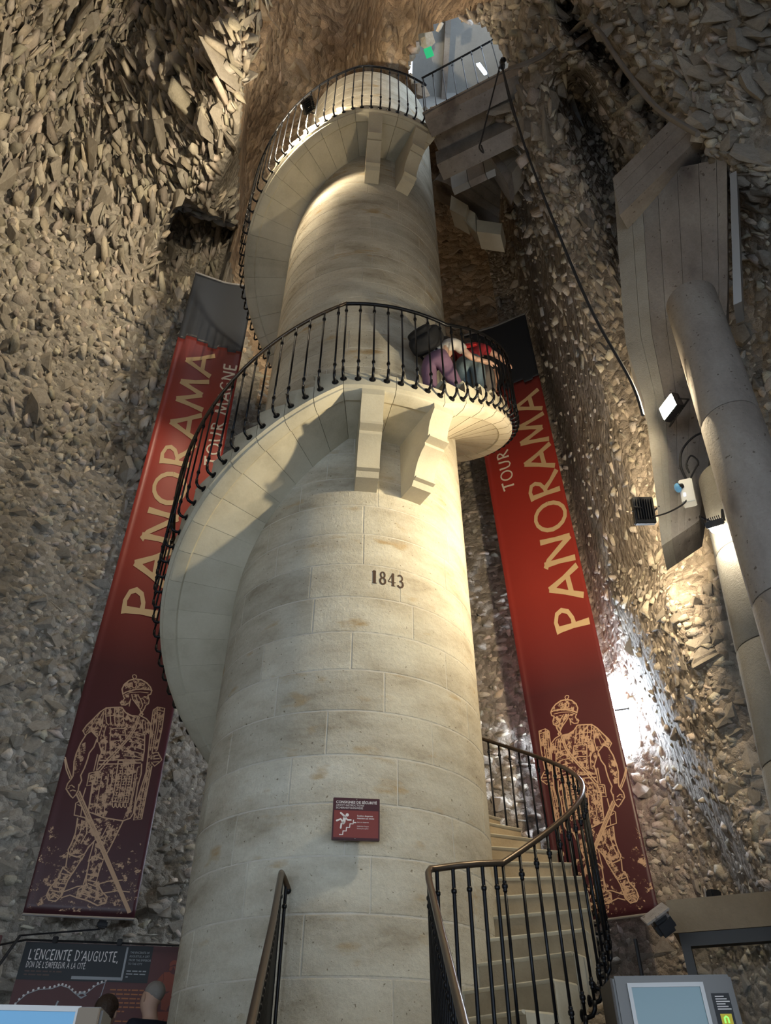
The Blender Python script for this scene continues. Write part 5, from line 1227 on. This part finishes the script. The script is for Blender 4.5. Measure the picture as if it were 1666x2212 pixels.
def pwrite(s, x, y, size, mat, ws=.11, sp=.13, width=None):
    st, L0 = lettering(s, size, ws, sp); k = (width/L0) if width else 1
    mb = MB()
    for v2, f in st: mb.add([pp(x + p.x*k, y + p.y, .006) for p in v2], f)
    return mb.build('lettering', mat, PO)
pwrite("L'ENCEINTE D'AUGUSTE,", .06, -.155, .088, M['sign_white'], .12, .14, .88)
pwrite("DON DE L'EMPEREUR À LA CITÉ.", .06, -.225, .05, M['sign_white'], .13, .16, .58)
for i, s in enumerate(('THE ENCEINTE OF', 'AUGUSTUS, A GIFT', 'FROM THE EMPEROR', 'TO THE CITY')):
    text_mesh(s, .028, lambda a, b, i=i: pp(1.045+a*.85, -.075-.034*i+b, .006), M['poster_grey'], PO)
rg = random.Random(3)
def greek(x0, x1, y, rows, lh, mat, h=.012):
    mb = MB()
    for r_ in range(rows):
        x = x0; yy = y - r_*lh
        end = x1 - (rg.uniform(.05,.2) if r_ == rows-1 else 0)
        while x < end - .02:
            w_ = rg.uniform(.02,.07); mb.add([pp(x,yy,.004), pp(min(x+w_,end),yy,.004), pp(min(x+w_,end),yy+h,.004), pp(x,yy+h,.004)], [(0,1,2,3)]); x += w_ + .012
    mb.build('text_lines', mat, PO)
greek(.06,.5,-.262,1,.03,plain('dim_text',(.10,.06,.05),.6)); greek(.06,.42,-.292,1,.03,bpy.data.materials['dim_text'])
greek(1.045,1.24,-.235,3,.026,M['poster_grey'],.010)
greek(.92,1.25,-.40,6,.036,M['poster_orange']); greek(.92,1.25,-.66,10,.036,M['poster_orange'])
mp_ = MB()
wall_line = [(.02,-.72),(.03,-.62),(.07,-.52),(.14,-.45),(.24,-.41),(.36,-.40),(.44,-.37),(.52,-.39),(.60,-.44),(.70,-.43),(.78,-.36),(.86,-.33)] 
wl2 = [(.86,-.33),(.84,-.48),(.90,-.60),(.95,-.74),(.96,-.9)]
for l_ in (wall_line, wl2):
    v2, f = strip(l_, .008); mp_.add([pp(p.x, p.y, .005) for p in v2], f)
mp_.build('map_wall_line', M['poster_grey'], PO)
def pdot(x, y, r, mat):
    return [pp(x,y,.006)] + [pp(x+r*math.cos(a*math.pi/4), y+r*math.sin(a*math.pi/4), .006) for a in range(8)], [(0,k+1,(k+1)%8+1) for k in range(8)]
dm = MB()
for l_, n_ in ((wall_line, 26), (wl2, 5)):
    for k in range(n_):
        q = lerp_poly([(a,b,0) for a,b in l_], k/max(1,n_-1)); dm.add(*pdot(q.x, q.y+.012, .011, None))
dm.build('map_towers', M['sign_white'], PO)
mk = MB()
for l_ in ([(.66,-.42),(.70,-.45),(.66,-.47),(.62,-.45),(.66,-.42)], [(.45,-.50),(.44,-.54),(.47,-.56),(.45,-.60)]):
    v2, f = strip(l_, .018); mk.add([pp(p.x,p.y,.006) for p in v2], f)
mk.build('map_monuments', M['poster_grey'], PO)
greek(.36,.46,-.63,3,.025,M['poster_grey'],.008); greek(.60,.68,-.64,4,.025,M['poster_grey'],.008); greek(.56,.63,-.465,1,.025,M['poster_grey'],.009); greek(.73,.79,-.465,1,.025,M['poster_grey'],.009)
v2, f = strip([(.66,-.80),(.72,-.68),(.79,-.76),(.84,-.86),(.80,-.95)], .010)
MB().add([pp(p.x,p.y,.006) for p in v2], f).build('map_forum', plain('map_ochre',(.42,.22,.06),.6), PO)
MB().add([pp(.50,-.74,.006), pp(.60,-.74,.006), pp(.58,-.65,.006)], [(0,1,2)]).build('map_theatre', M['poster_grey'], PO)
sf = MB()
for poly in SOLDIER_FILLS:
    q = [(1.36 + (a-.1)*.34, -.82 + b*2.95) for a, b in poly]
    sf.add([pp(a, b, .004) for a, b in q], [tuple(range(len(q)))])
sf.build('printed_figure', M['poster_figure'], PO)
prect(1.33,-.90,1.62,-.885,.005, M['sign_white'], 'white_rule')
MB().tube([pp(-.32,-.06,.02), pp(0,.01,.02), pp(.6,.012,.02), pp(1.9,.012,.02)], .011, 6).build('top_rail', M['black'], PO)
for x in (.28, .92, 1.6): MB().bevbox(pp(x, .02, .02), (.05,.04,.06), .006).build('clip', M['black'], PO)
P2 = empty('exhibition_panel', (-4.05,8.1,0), 'edge of a second red exhibition panel at the far left', 'panel')
v = [Vector((-4.8,8.12,1.45)), Vector((-3.86,8.30,1.45)), Vector((-3.86,8.30,-.3)), Vector((-4.8,8.12,-.3))]
quad_slab(v, (-.01,.04,0), 'board', M['poster_red'], P2)
mb = MB()
for r_ in range(20):
    y = 1.28 - r_*.045; x = -4.5
    while x < -3.95:
        w_ = rg.uniform(.03,.08); 
        q = lambda xx, yy: Vector((xx, 8.12 + (xx+4.8)*.1915 - .004, yy))
        mb.add([q(x,y), q(min(x+w_,-3.94),y), q(min(x+w_,-3.94),y+.014), q(x,y+.014)], [(0,1,2,3)]); x += w_+.014
mb.build('text_lines', M['poster_orange'], P2)
LS = empty('lamp_stand', (-3.6,7.9,-.75), 'slim black leaning stand with a clip lamp beside the map panel', 'lamp stand')
MB().tube([(-3.90,7.80,.45),(-3.66,8.26,1.44)], .014, 6).build('pole', M['black'], LS)
MB().bevbox((-2.98,8.60,1.60), (.10,.10,.07), .015, Matrix.Rotation(.4,3,'Z')).build('clip_lamp', M['black'], LS)
MB().tube([(-3.66,8.26,1.44),(-2.98,8.56,1.55)], .009, 6).build('arm', M['black'], LS)

# ------------------------------------------------------------------ ticket booth and terminals at the bottom
M['glass'] = None
mg, nt, N, L, B = nodes('booth_glass')
B.inputs['Base Color'].default_value = (.75,.82,.85,1); B.inputs['Roughness'].default_value = .05; B.inputs['Transmission Weight'].default_value = 1.0; B.inputs['IOR'].default_value = 1.1
M['glass'] = mg
BO = empty('ticket_booth', (2.3,5.3,-.75), 'ticket booth with pale stone lintel, dark frame and glass pane', 'booth')
ba = Vector((1.85,5.29,0)); bb = Vector((3.05,4.78,0)); bd = (bb-ba).normalized(); bnn = Vector((-bd.y, bd.x, 0))
def bo(t, n, z): q = ba + bd*t + bnn*n; return Vector((q.x, q.y, z))
def bobox(t0,t1,n0,n1,z0,z1,nm,mat):
    v = [bo(t0,n0,z0),bo(t1,n0,z0),bo(t1,n1,z0),bo(t0,n1,z0),bo(t0,n0,z1),bo(t1,n0,z1),bo(t1,n1,z1),bo(t0,n1,z1)]
    return MB().add(v, [(0,3,2,1),(4,5,6,7),(0,1,5,4),(1,2,6,5),(2,3,7,6),(3,0,4,7)]).build(nm, mat, BO)
bobox(0,1.5,0,.5,.935,1.125,'lintel',M['lintel'])
bobox(.03,1.5,.02,.12,.86,.935,'frame_head',M['dark_metal'])
bobox(.03,.085,.02,.12,-.75,.86,'frame_post',M['dark_metal'])
bobox(.56,.63,.02,.12,-.75,.86,'frame_post',M['dark_metal'])
bobox(.085,.56,.06,.068,-.75,.86,'glass_pane',M['glass'])
bobox(.63,1.5,.06,.068,-.75,.86,'glass_pane',M['glass'])
RP = quad_slab([bo(.60,.55,.9),bo(1.5,.55,.9),bo(1.5,.55,-.75),bo(.60,.55,-.75)], bnn*.04, 'red_panel', M['sign_red']); tag(RP, 'plain dark red panel standing inside the ticket booth', 'panel')
sd = bo(.30,.15,1.13)
SDo = empty('desk_lamp', sd, 'small dark spotlight lying on top of the booth lintel', 'spotlight')
MB().bevbox(sd + Vector((0,0,.03)), (.09,.06,.06), .008, Matrix.Rotation(.5,3,'Z')).build('housing', M['black'], SDo); MB().tube([sd+Vector((-.07,-.02,.0)), sd+Vector((-.05,0,.07))], .006, 6).build('bracket', M['steel'], SDo)
BF = empty('booth_spotlight', (1.68,5.0,.93), 'black spotlight with barn door fixed to the booth corner', 'spotlight')
BFM = Matrix.Rotation(-.3,3,'Z') @ Matrix.Rotation(-.5,3,'Y') @ Matrix.Rotation(.5,3,'X')
pc_ = Vector((1.70,5.0,.93))
MB().bevbox(pc_, (.12,.12,.10), .02, BFM).build('housing', M['black'], BF)
MB().bevbox(pc_ + BFM @ Vector((-.01,-.03,.085)), (.17,.14,.012), .004, BFM).build('barn_door', M['concrete'], BF)
MB().tube([pc_, pc_ + Vector((.14,.22,.05))], .014, 6).build('arm', M['black'], BF)
PP = MB().tube([(1.72,5.75,-.75),(1.735,5.745,.98)], .013, 6).build('thin_pole', M['black']); tag(PP, 'thin black upright pole behind the ticket terminal', 'pole')
M['screen_grey'] = plain('screen_grey_blue', (.10,.16,.19), .25, emis=(.20,.34,.40), estr=.22)
M['screen_blue'] = plain('screen_blue', (.05,.16,.30), .25, emis=(.10,.32,.55), estr=.5)
M['terminal'] = plain('terminal_grey', (.15,.145,.14), .45, .3)
M['terminal_side'] = plain('terminal_side', (.07,.055,.045), .5)
def terminal(name, label, c, yaw, wd, hgt, dep, scr, extra=False):
    Rm = Matrix.Rotation(yaw, 3, 'Z')
    root = empty(name, (c[0], c[1], -.75), label, 'terminal')
    def T(x, y, z): return Vector((c[0], c[1], 0)) + Rm @ Vector((x, y, z))
    MB().bevbox(T(0, dep/2, hgt/2-.75/1), (wd, dep, hgt), .012, Rm).build('cabinet', M['terminal'], root)
    top = hgt - .75 - hgt/2 + hgt/2
    zt = hgt/2 - .75 + hgt/2
    sx0, sx1, sz0, sz1 = scr
    MB().add([T(sx0,-.004,zt-sz1), T(sx1,-.004,zt-sz1), T(sx1,-.004,zt-sz0), T(sx0,-.004,zt-sz0)], [(0,1,2,3)]).build('screen', M['screen_grey'] if extra else M['screen_blue'], root)
    fr = MB()
    for (a0_,a1_,b0_,b1_) in ((sx0-.02,sx1+.02,sz0-.02,sz0),(sx0-.02,sx1+.02,sz1,sz1+.02),(sx0-.02,sx0,sz0,sz1),(sx1,sx1+.02,sz0,sz1)):
        fr.box(T((a0_+a1_)/2,-.006,zt-(b0_+b1_)/2), (a1_-a0_,.012,b1_-b0_), Rm)
    fr.build('bezel', M['steel'], root)
    return root, T, zt
TR_, TT, tzt = terminal('ticket_terminal', 'grey ticket terminal with pale blue screen and card reader, right foreground', (1.53,4.56), -.10, .62, 1.36, .42, (-.22,.135,.055,.50), True)
MB().bevbox(TT(-.318,.2,tzt-.68), (.012,.40,1.34), .003, Matrix.Rotation(-.10,3,'Z')).build('side_panel', M['terminal_side'], TR_)
MB().add([TT(.185,-.004,tzt-.32), TT(.275,-.004,tzt-.32), TT(.275,-.004,tzt-.085), TT(.185,-.004,tzt-.085)], [(0,1,2,3)]).build('reader_plate', M['black'], TR_)
gk = MB()
for r_ in range(6):
    y = tzt-.102-r_*.011; gk.add([TT(.20,-.006,y), TT(.245+.012*(r_%3),-.006,y), TT(.245+.012*(r_%3),-.006,y+.005), TT(.20,-.006,y+.005)], [(0,1,2,3)])
gk.build('text_lines', M['sign_white'], TR_)
MB().add([TT(.205,-.006,tzt-.24), TT(.262,-.006,tzt-.24), TT(.262,-.006,tzt-.175), TT(.205,-.006,tzt-.175)], [(0,1,2,3)]).build('yellow_field', plain('yellow_field',(.45,.36,.03),.5,emis=(.4,.33,.02),estr=.4), TR_)
v2, f = strip([(.222,-.215),(.222,-.192),(.231,-.186),(.240,-.192),(.240,-.215)], .008)
MB().add([TT(p.x,-.0075,tzt+p.y) for p in v2], f).build('green_glyph', emitter('green_glyph',(.25,1,.15),1.6), TR_)
TL_, TT2, tz2 = terminal('ticket_terminal', 'terminal with bright blue screen peeking in at the lower left corner', (-1.52,3.70), .18, .62, 1.135, .35, (-.30,.20,.02,.4))
MB().bevbox(TT2(.255,-.01,tz2-.28), (.09,.03,.55), .004, Matrix.Rotation(.18,3,'Z')).build('side_panel', plain('tan_panel',(.22,.17,.12),.5), TL_)
# ------------------------------------------------------------------ people
M['skin'] = plain('skin', (.50,.29,.20), .6); M['skin_pale'] = plain('skin_pale', (.55,.36,.27), .6)
M['purple'] = plain('purple_cloth', (.20,.115,.18), .85, bump=.25, bscale=25); M['white_cloth'] = plain('white_cloth', (.55,.53,.50), .85, bump=.2, bscale=25)
M['red_cloth'] = plain('red_cloth', (.30,.02,.03), .85, bump=.2, bscale=25); M['denim'] = plain('pale_denim', (.17,.24,.28), .9, bump=.3, bscale=40)
M['grey_cloth'] = plain('grey_cloth', (.16,.15,.14), .9, bump=.2, bscale=30); M['black_cloth'] = plain('black_cloth', (.010,.011,.014), .9, bump=.3, bscale=20)
M['navy_cloth'] = plain('navy_cloth', (.012,.016,.028), .9); M['hair_dark'] = plain('dark_hair', (.02,.014,.010), .6, bump=.5, bscale=60); M['hair_grey'] = plain('cropped_grey_hair', (.28,.26,.24), .7, bump=.4, bscale=90)
M['hair_brown'] = plain('brown_hair', (.05,.03,.02), .6, bump=.5, bscale=60); M['shoe'] = plain('shoe', (.03,.03,.035), .6)
def skinned(name, J, chains, rad, mat, parent, sub=2, root=None, grow=0.):
    names = []; edges = []
    for c in chains:
        for n in c:
            if n not in names: names.append(n)
        edges += [(names.index(a), names.index(b)) for a, b in zip(c, c[1:])]
    me = bpy.data.meshes.new(name); me.from_pydata([tuple(J[n]) for n in names], edges, [])
    o = bpy.data.objects.new(name, me); link(o)
    sk = o.modifiers.new('skin', 'SKIN'); sk.use_smooth_shade = True
    for i, n in enumerate(names):
        r = rad[n]; r = r if isinstance(r, tuple) else (r, r)
        me.skin_vertices[0].data[i].radius = (r[0]+grow, r[1]+grow)
        me.skin_vertices[0].data[i].use_root = (n == (root or names[0]))
    ss = o.modifiers.new('sub', 'SUBSURF'); ss.levels = sub; ss.render_levels = sub
    bpy.context.view_layer.update()
    ev = o.evaluated_get(bpy.context.evaluated_depsgraph_get())
    m2 = bpy.data.meshes.new_from_object(ev)
    bpy.data.objects.remove(o, do_unlink=True)
    m2.polygons.foreach_set('use_smooth', [True]*len(m2.polygons))
    m2.name = name
    m2.materials.clear(); m2.materials.append(mat)
    return data_obj(name, m2, None, parent)
RAD = dict(pelvis=(.135,.115), belly=(.125,.10), chest=(.15,.105), neckb=(.075,.065), neck=(.058,.060), jaw=(.078,.088), head=(.092,.108), crown=(.062,.074),
  shL=.055, shR=.055, elL=.038, elR=.038, wrL=.027, wrR=.027, hipL=.085, hipR=.085, knL=.056, knR=.056, anL=.038, anR=.038, toL=(.035,.028), toR=(.035,.028), paL=(.034,.022), paR=(.034,.022))
for s in 'LR':
    for f_ in range(4): RAD[f'f{f_}a{s}'] = .0095; RAD[f'f{f_}b{s}'] = .0085; RAD[f'f{f_}c{s}'] = .007
    RAD['tha'+s] = .011; RAD['thb'+s] = .009
def base_pose(h=1.7):
    k = h/1.7
    J = dict(pelvis=(0,0,.94), belly=(0,.01,1.08), chest=(0,.0,1.27), neckb=(0,-.015,1.43), neck=(0,0,1.475), jaw=(0,.025,1.54), head=(0,.015,1.61), crown=(0,.005,1.665),
      shL=(-.18,-.01,1.38), shR=(.18,-.01,1.38), elL=(-.23,-.03,1.11), elR=(.23,-.03,1.11), wrL=(-.24,.05,.87), wrR=(.24,.05,.87),
      hipL=(-.095,0,.88), hipR=(.095,0,.88), knL=(-.10,.02,.49), knR=(.10,.02,.49), anL=(-.10,-.02,.08), anR=(.10,-.02,.08), toL=(-.11,.13,.035), toR=(.11,.13,.035))
    return {a: Vector(b)*k for a, b in J.items()}
def hands(J, curl=.5):
    for s in 'LR':
        d = (J['wr'+s] - J['el'+s]).normalized()
        side = d.cross(Vector((0,1,0))); side = side.normalized() if side.length > .1 else Vector((1,0,0))
        inn = side.cross(d).normalized()
        J['pa'+s] = J['wr'+s] + d*.07
        for f_ in range(4):
            o = side*(-.027 + .018*f_); L_ = (.075,.085,.08,.062)[f_]
            a = J['pa'+s] + o + d*.025
            J[f'f{f_}a{s}'] = a; J[f'f{f_}b{s}'] = a + d*L_*.5 + inn*.012*curl; J[f'f{f_}c{s}'] = a + d*L_*.8 + inn*.05*curl
        J['tha'+s] = J['wr'+s] + d*.03 + side*-.035 + inn*.01; J['thb'+s] = J['tha'+s] + d*.045 + side*-.012 + inn*.02
def person(label, place, yaw, J, top, topm, legs, legm, hair, hairm, skin=None, shorts=False):
    Rm = Matrix.Rotation(yaw, 3, 'Z'); pl_ = Vector(place)
    hands(J)
    G = {k: pl_ + Rm @ v for k, v in J.items()}
    root = empty('person', place, label, 'person')
    arms = [[f'chest', 'sh'+s, 'el'+s, 'wr'+s, 'pa'+s] for s in 'LR']
    fing = [['pa'+s, f'f{f_}a{s}', f'f{f_}b{s}', f'f{f_}c{s}'] for s in 'LR' for f_ in range(4)] + [['wr'+s, 'tha'+s, 'thb'+s] for s in 'LR']
    legc = [['pelvis', 'hip'+s, 'kn'+s, 'an'+s, 'to'+s] for s in 'LR']
    skinned('body', G, [['pelvis','belly','chest','neckb','neck','jaw','head','crown']] + arms + fing + legc, RAD, skin or M['skin'], root, 2, 'pelvis')
    # clothes grown from the same joints
    H = dict(G); rd = dict(RAD)
    for s in 'LR':
        H['cuff'+s] = G['el'+s].lerp(G['wr'+s], .15) if top == 'short' else G['el'+s].lerp(G['wr'+s], .88)
        rd['cuff'+s] = .040 if top == 'short' else .030
        H['hem'+s] = G['kn'+s].lerp(G['an'+s], .05 if shorts else .92); rd['hem'+s] = .062 if shorts else .046
    if top == 'short': ac = [['chest','sh'+s,'sl'+s] for s in 'LR']
    else: ac = [['chest','sh'+s,'el'+s,'cuff'+s] for s in 'LR']
    for s in 'LR': H['sl'+s] = G['sh'+s].lerp(G['el'+s], .62); rd['sl'+s] = .055
    H['waist'] = G['pelvis'].lerp(G['belly'], .35); rd['waist'] = (.14,.12)
    skinned('shirt', H, [['waist','belly','chest','neckb']] + ac, rd, topm, root, 2, 'chest', .016)
    skinned('trousers', H, [['belly','pelvis']] + [['pelvis','hip'+s,'kn'+s,'hem'+s] for s in 'LR'] if not shorts else [['belly','pelvis']] + [['pelvis','hip'+s,'hem'+s] for s in 'LR'], {**rd, 'belly': (.12,.10)}, legm, root, 2, 'pelvis', .02)
    for s in 'LR': skinned('shoe', {'a': G['an'+s] - Vector((0,0,.045)), 'b': G['an'+s].lerp(G['to'+s], .5) - Vector((0,0,.03)), 'c': G['to'+s]}, [['a','b','c']], {'a': .045, 'b': .042, 'c': .038}, M['shoe'], root, 2)
    up = (G['crown'] - G['jaw']).normalized(); fw = Rm @ Vector((0,1,0))
    hc_ = G['head'] + up*.03 - fw*.015
    hb = MB(); hb.ball((0,0,0), 1, 14, 10)
    sc_ = {'short': (.092,.106,.090), 'long': (.098,.112,.10), 'crop': (.084,.098,.084)}[hair]
    hv = []
    for p in hb.v:
        q = Vector((p[0]*sc_[0], p[1]*sc_[1], p[2]*sc_[2]))
        if q.z < -.01 and q.y > -.02: q *= .82           # leave the face free
        if hair == 'long' and q.z < -.02: q.z *= 2.2
        hv.append(hc_ + Rm @ q)
    mesh_obj('hair', hv, hb.f, hairm, root, smooth=70)
    for e in (-.03,.03): MB().ball(G['head'] + Rm @ Vector((e,.088,-.005)), .010, 8, 6).build('eye', M['shoe'], root)
    MB().ball(G['head'] + Rm @ Vector((0,.105,-.03)), .016, 8, 6, (.8,1,1.4)).build('nose', skin or M['skin'], root, smooth=60)
    for e in (-.085,.085): MB().ball(G['head'] + Rm @ Vector((e,-.005,-.02)), .026, 8, 6, (.4,.7,1.2)).build('ear', skin or M['skin'], root, smooth=60)
    MB().ball(G['jaw'] + Rm @ Vector((0,.066,.0)), .020, 8, 5, (1.1,.4,.3)).build('mouth', plain('lips',(.36,.12,.10),.5), root, smooth=60)
    return root, G, Rm
def climb(h, lean, liftR=True, bend=.0):
    J = base_pose(h)
    c, s_ = math.cos(lean), math.sin(lean)
    pv = J['pelvis'].copy()
    for k in ('belly','chest','neckb','neck','jaw','head','crown','shL','shR','elL','elR','wrL','wrR'):
        d = J[k] - pv; J[k] = pv + Vector((d.x, d.y*c + d.z*s_, -d.y*s_ + d.z*c))
    a, b = ('R','L') if liftR else ('L','R')
    J['kn'+a] = J['hip'+a] + Vector((.02,.30,-.26)); J['an'+a] = J['kn'+a] + Vector((0,-.10,-.36)); J['to'+a] = J['an'+a] + Vector((.01,.15,-.045))
    J['kn'+b] = J['hip'+b] + Vector((-.01,.06,-.40)); J['an'+b] = Vector((J['hip'+b].x,-.08,.08)); J['to'+b] = Vector((J['hip'+b].x,.07,.035))
    return J
def stair_spot(ph, r, z): 
    a = math.radians(ph); return (CX + r*math.sin(a), CY - r*math.cos(a), z)
# first climber: purple trousers, white top
J = climb(1.66, .48)
J['elL'] = J['shL'] + Vector((-.10,.18,-.20)); J['wrL'] = J['elL'] + Vector((.02,.20,.02)); J['elR'] = J['shR'] + Vector((.10,.20,-.16)); J['wrR'] = J['elR'] + Vector((.10,.20,.06))
p1, G1, R1 = person('person in purple trousers and white top climbing past the middle landing', stair_spot(36.5, 1.50, F1+H2), math.radians(36.5-90+18), J, 'short', M['white_cloth'], 'long', M['purple'], 'long', M['hair_dark'], M['skin_pale'])
BK = empty('backpack', G1['chest'], 'black backpack on the back of the person in purple trousers', 'backpack')
bc = G1['chest'].lerp(G1['belly'], .25) + R1 @ Vector((-.05,-.20,.06))
BKM = R1 @ Matrix.Rotation(-.48, 3, 'X')
def pouch(c, size):
    mb = MB().ball((0,0,0), 1, 20, 14)
    pw = lambda t: math.copysign(abs(t)**.6, t)
    return MB().add([Vector(c) + BKM @ Vector((pw(q[0])*size[0]/2, pw(q[1])*size[1]/2, pw(q[2])*size[2]/2)) for q in mb.v], mb.f)
pouch(bc, (.36,.26,.52)).build('bag', M['black_cloth'], BK, smooth=70)
pouch(bc + BKM @ Vector((0,-.12,-.08)), (.28,.12,.26)).build('front_pocket', M['black_cloth'], BK, smooth=70)
for e in (-.1,.1): MB().tube([bc + BKM @ Vector((e,.10,.18)), bc + BKM @ Vector((e,.22,.20)), bc + BKM @ Vector((e*1.3,.26,.02)), bc + BKM @ Vector((e,.12,-.16))], .016, 6).build('strap', M['black_cloth'], BK)
# second climber: red top, pale jeans, hand on the rail
J = climb(1.72, .38, False)
sp2 = stair_spot(61, 1.56, F1+4*H2); yaw2 = math.radians(61-90+15)
hand = Matrix.Rotation(-yaw2, 3, 'Z') @ (cyl(RR, 77, foot2(77)+rh2(77)+.02) - Vector(sp2))
J['elR'] = J['shR'].lerp(hand, .5) + Vector((.03,-.02,-.05)); J['wrR'] = hand - (hand - J['elR']).normalized()*.08
J['elL'] = J['shL'] + Vector((-.10,-.06,-.27)); J['wrL'] = J['elL'] + Vector((.08,.16,-.15))
p2, G2, R2 = person('person in red top and pale jeans climbing with one hand on the rail', sp2, yaw2, J, 'short', M['red_cloth'], 'long', M['denim'], 'short', M['hair_brown'])
MB().bevbox(G2['belly'] + R2 @ Vector((.02,-.125,.10)), (.22,.03,.12), .012, R2 @ Matrix.Rotation(-.4,3,'X')).build('back_stripe', plain('bright_red',(.62,.03,.03),.8), p2)
# third climber: grey shorts, mostly hidden
J = climb(1.66, .35)
J['elR'] = J['shR'] + Vector((.08,.10,-.24)); J['wrR'] = J['elR'] + Vector((0,.2,.05)); J['elL'] = J['shL'] + Vector((-.06,.10,-.24)); J['wrL'] = J['elL'] + Vector((0,.2,.05))
person('person in grey shorts on the steps beyond the red top', stair_spot(77, 1.62, F1+6*H2), math.radians(77-90+15), J, 'short', M['black_cloth'], 'long', M['grey_cloth'], 'short', M['hair_dark'], M['skin'], shorts=True)
# two visitors reading the map panel
J = base_pose(1.69); J['jaw'] += Vector((-.02,.0,0)); J['wrL'] = J['elL'] + Vector((.08,.2,.02)); J['wrR'] = J['elR'] + Vector((-.08,.2,.02))
person('man with cropped grey hair and dark shirt facing the map panel', (-2.02,7.52,-.75), math.radians(55), J, 'short', M['navy_cloth'], 'long', M['grey_cloth'], 'crop', M['hair_grey'], M['skin_pale'])
J = base_pose(1.57); J['wrL'] = J['elL'] + Vector((.08,.18,.02)); J['wrR'] = J['elR'] + Vector((-.02,.22,.2))
person('person with dark hair standing beside the grey-haired man', (-2.40,7.50,-.75), math.radians(-5), J, 'short', M['black_cloth'], 'long', M['grey_cloth'], 'long', M['hair_brown'], M['skin_pale'])
# ------------------------------------------------------------------ lift everything so that the ground floor is at zero
for o in list(scene.objects):
    if o.parent is None:
        o.location.z += HC
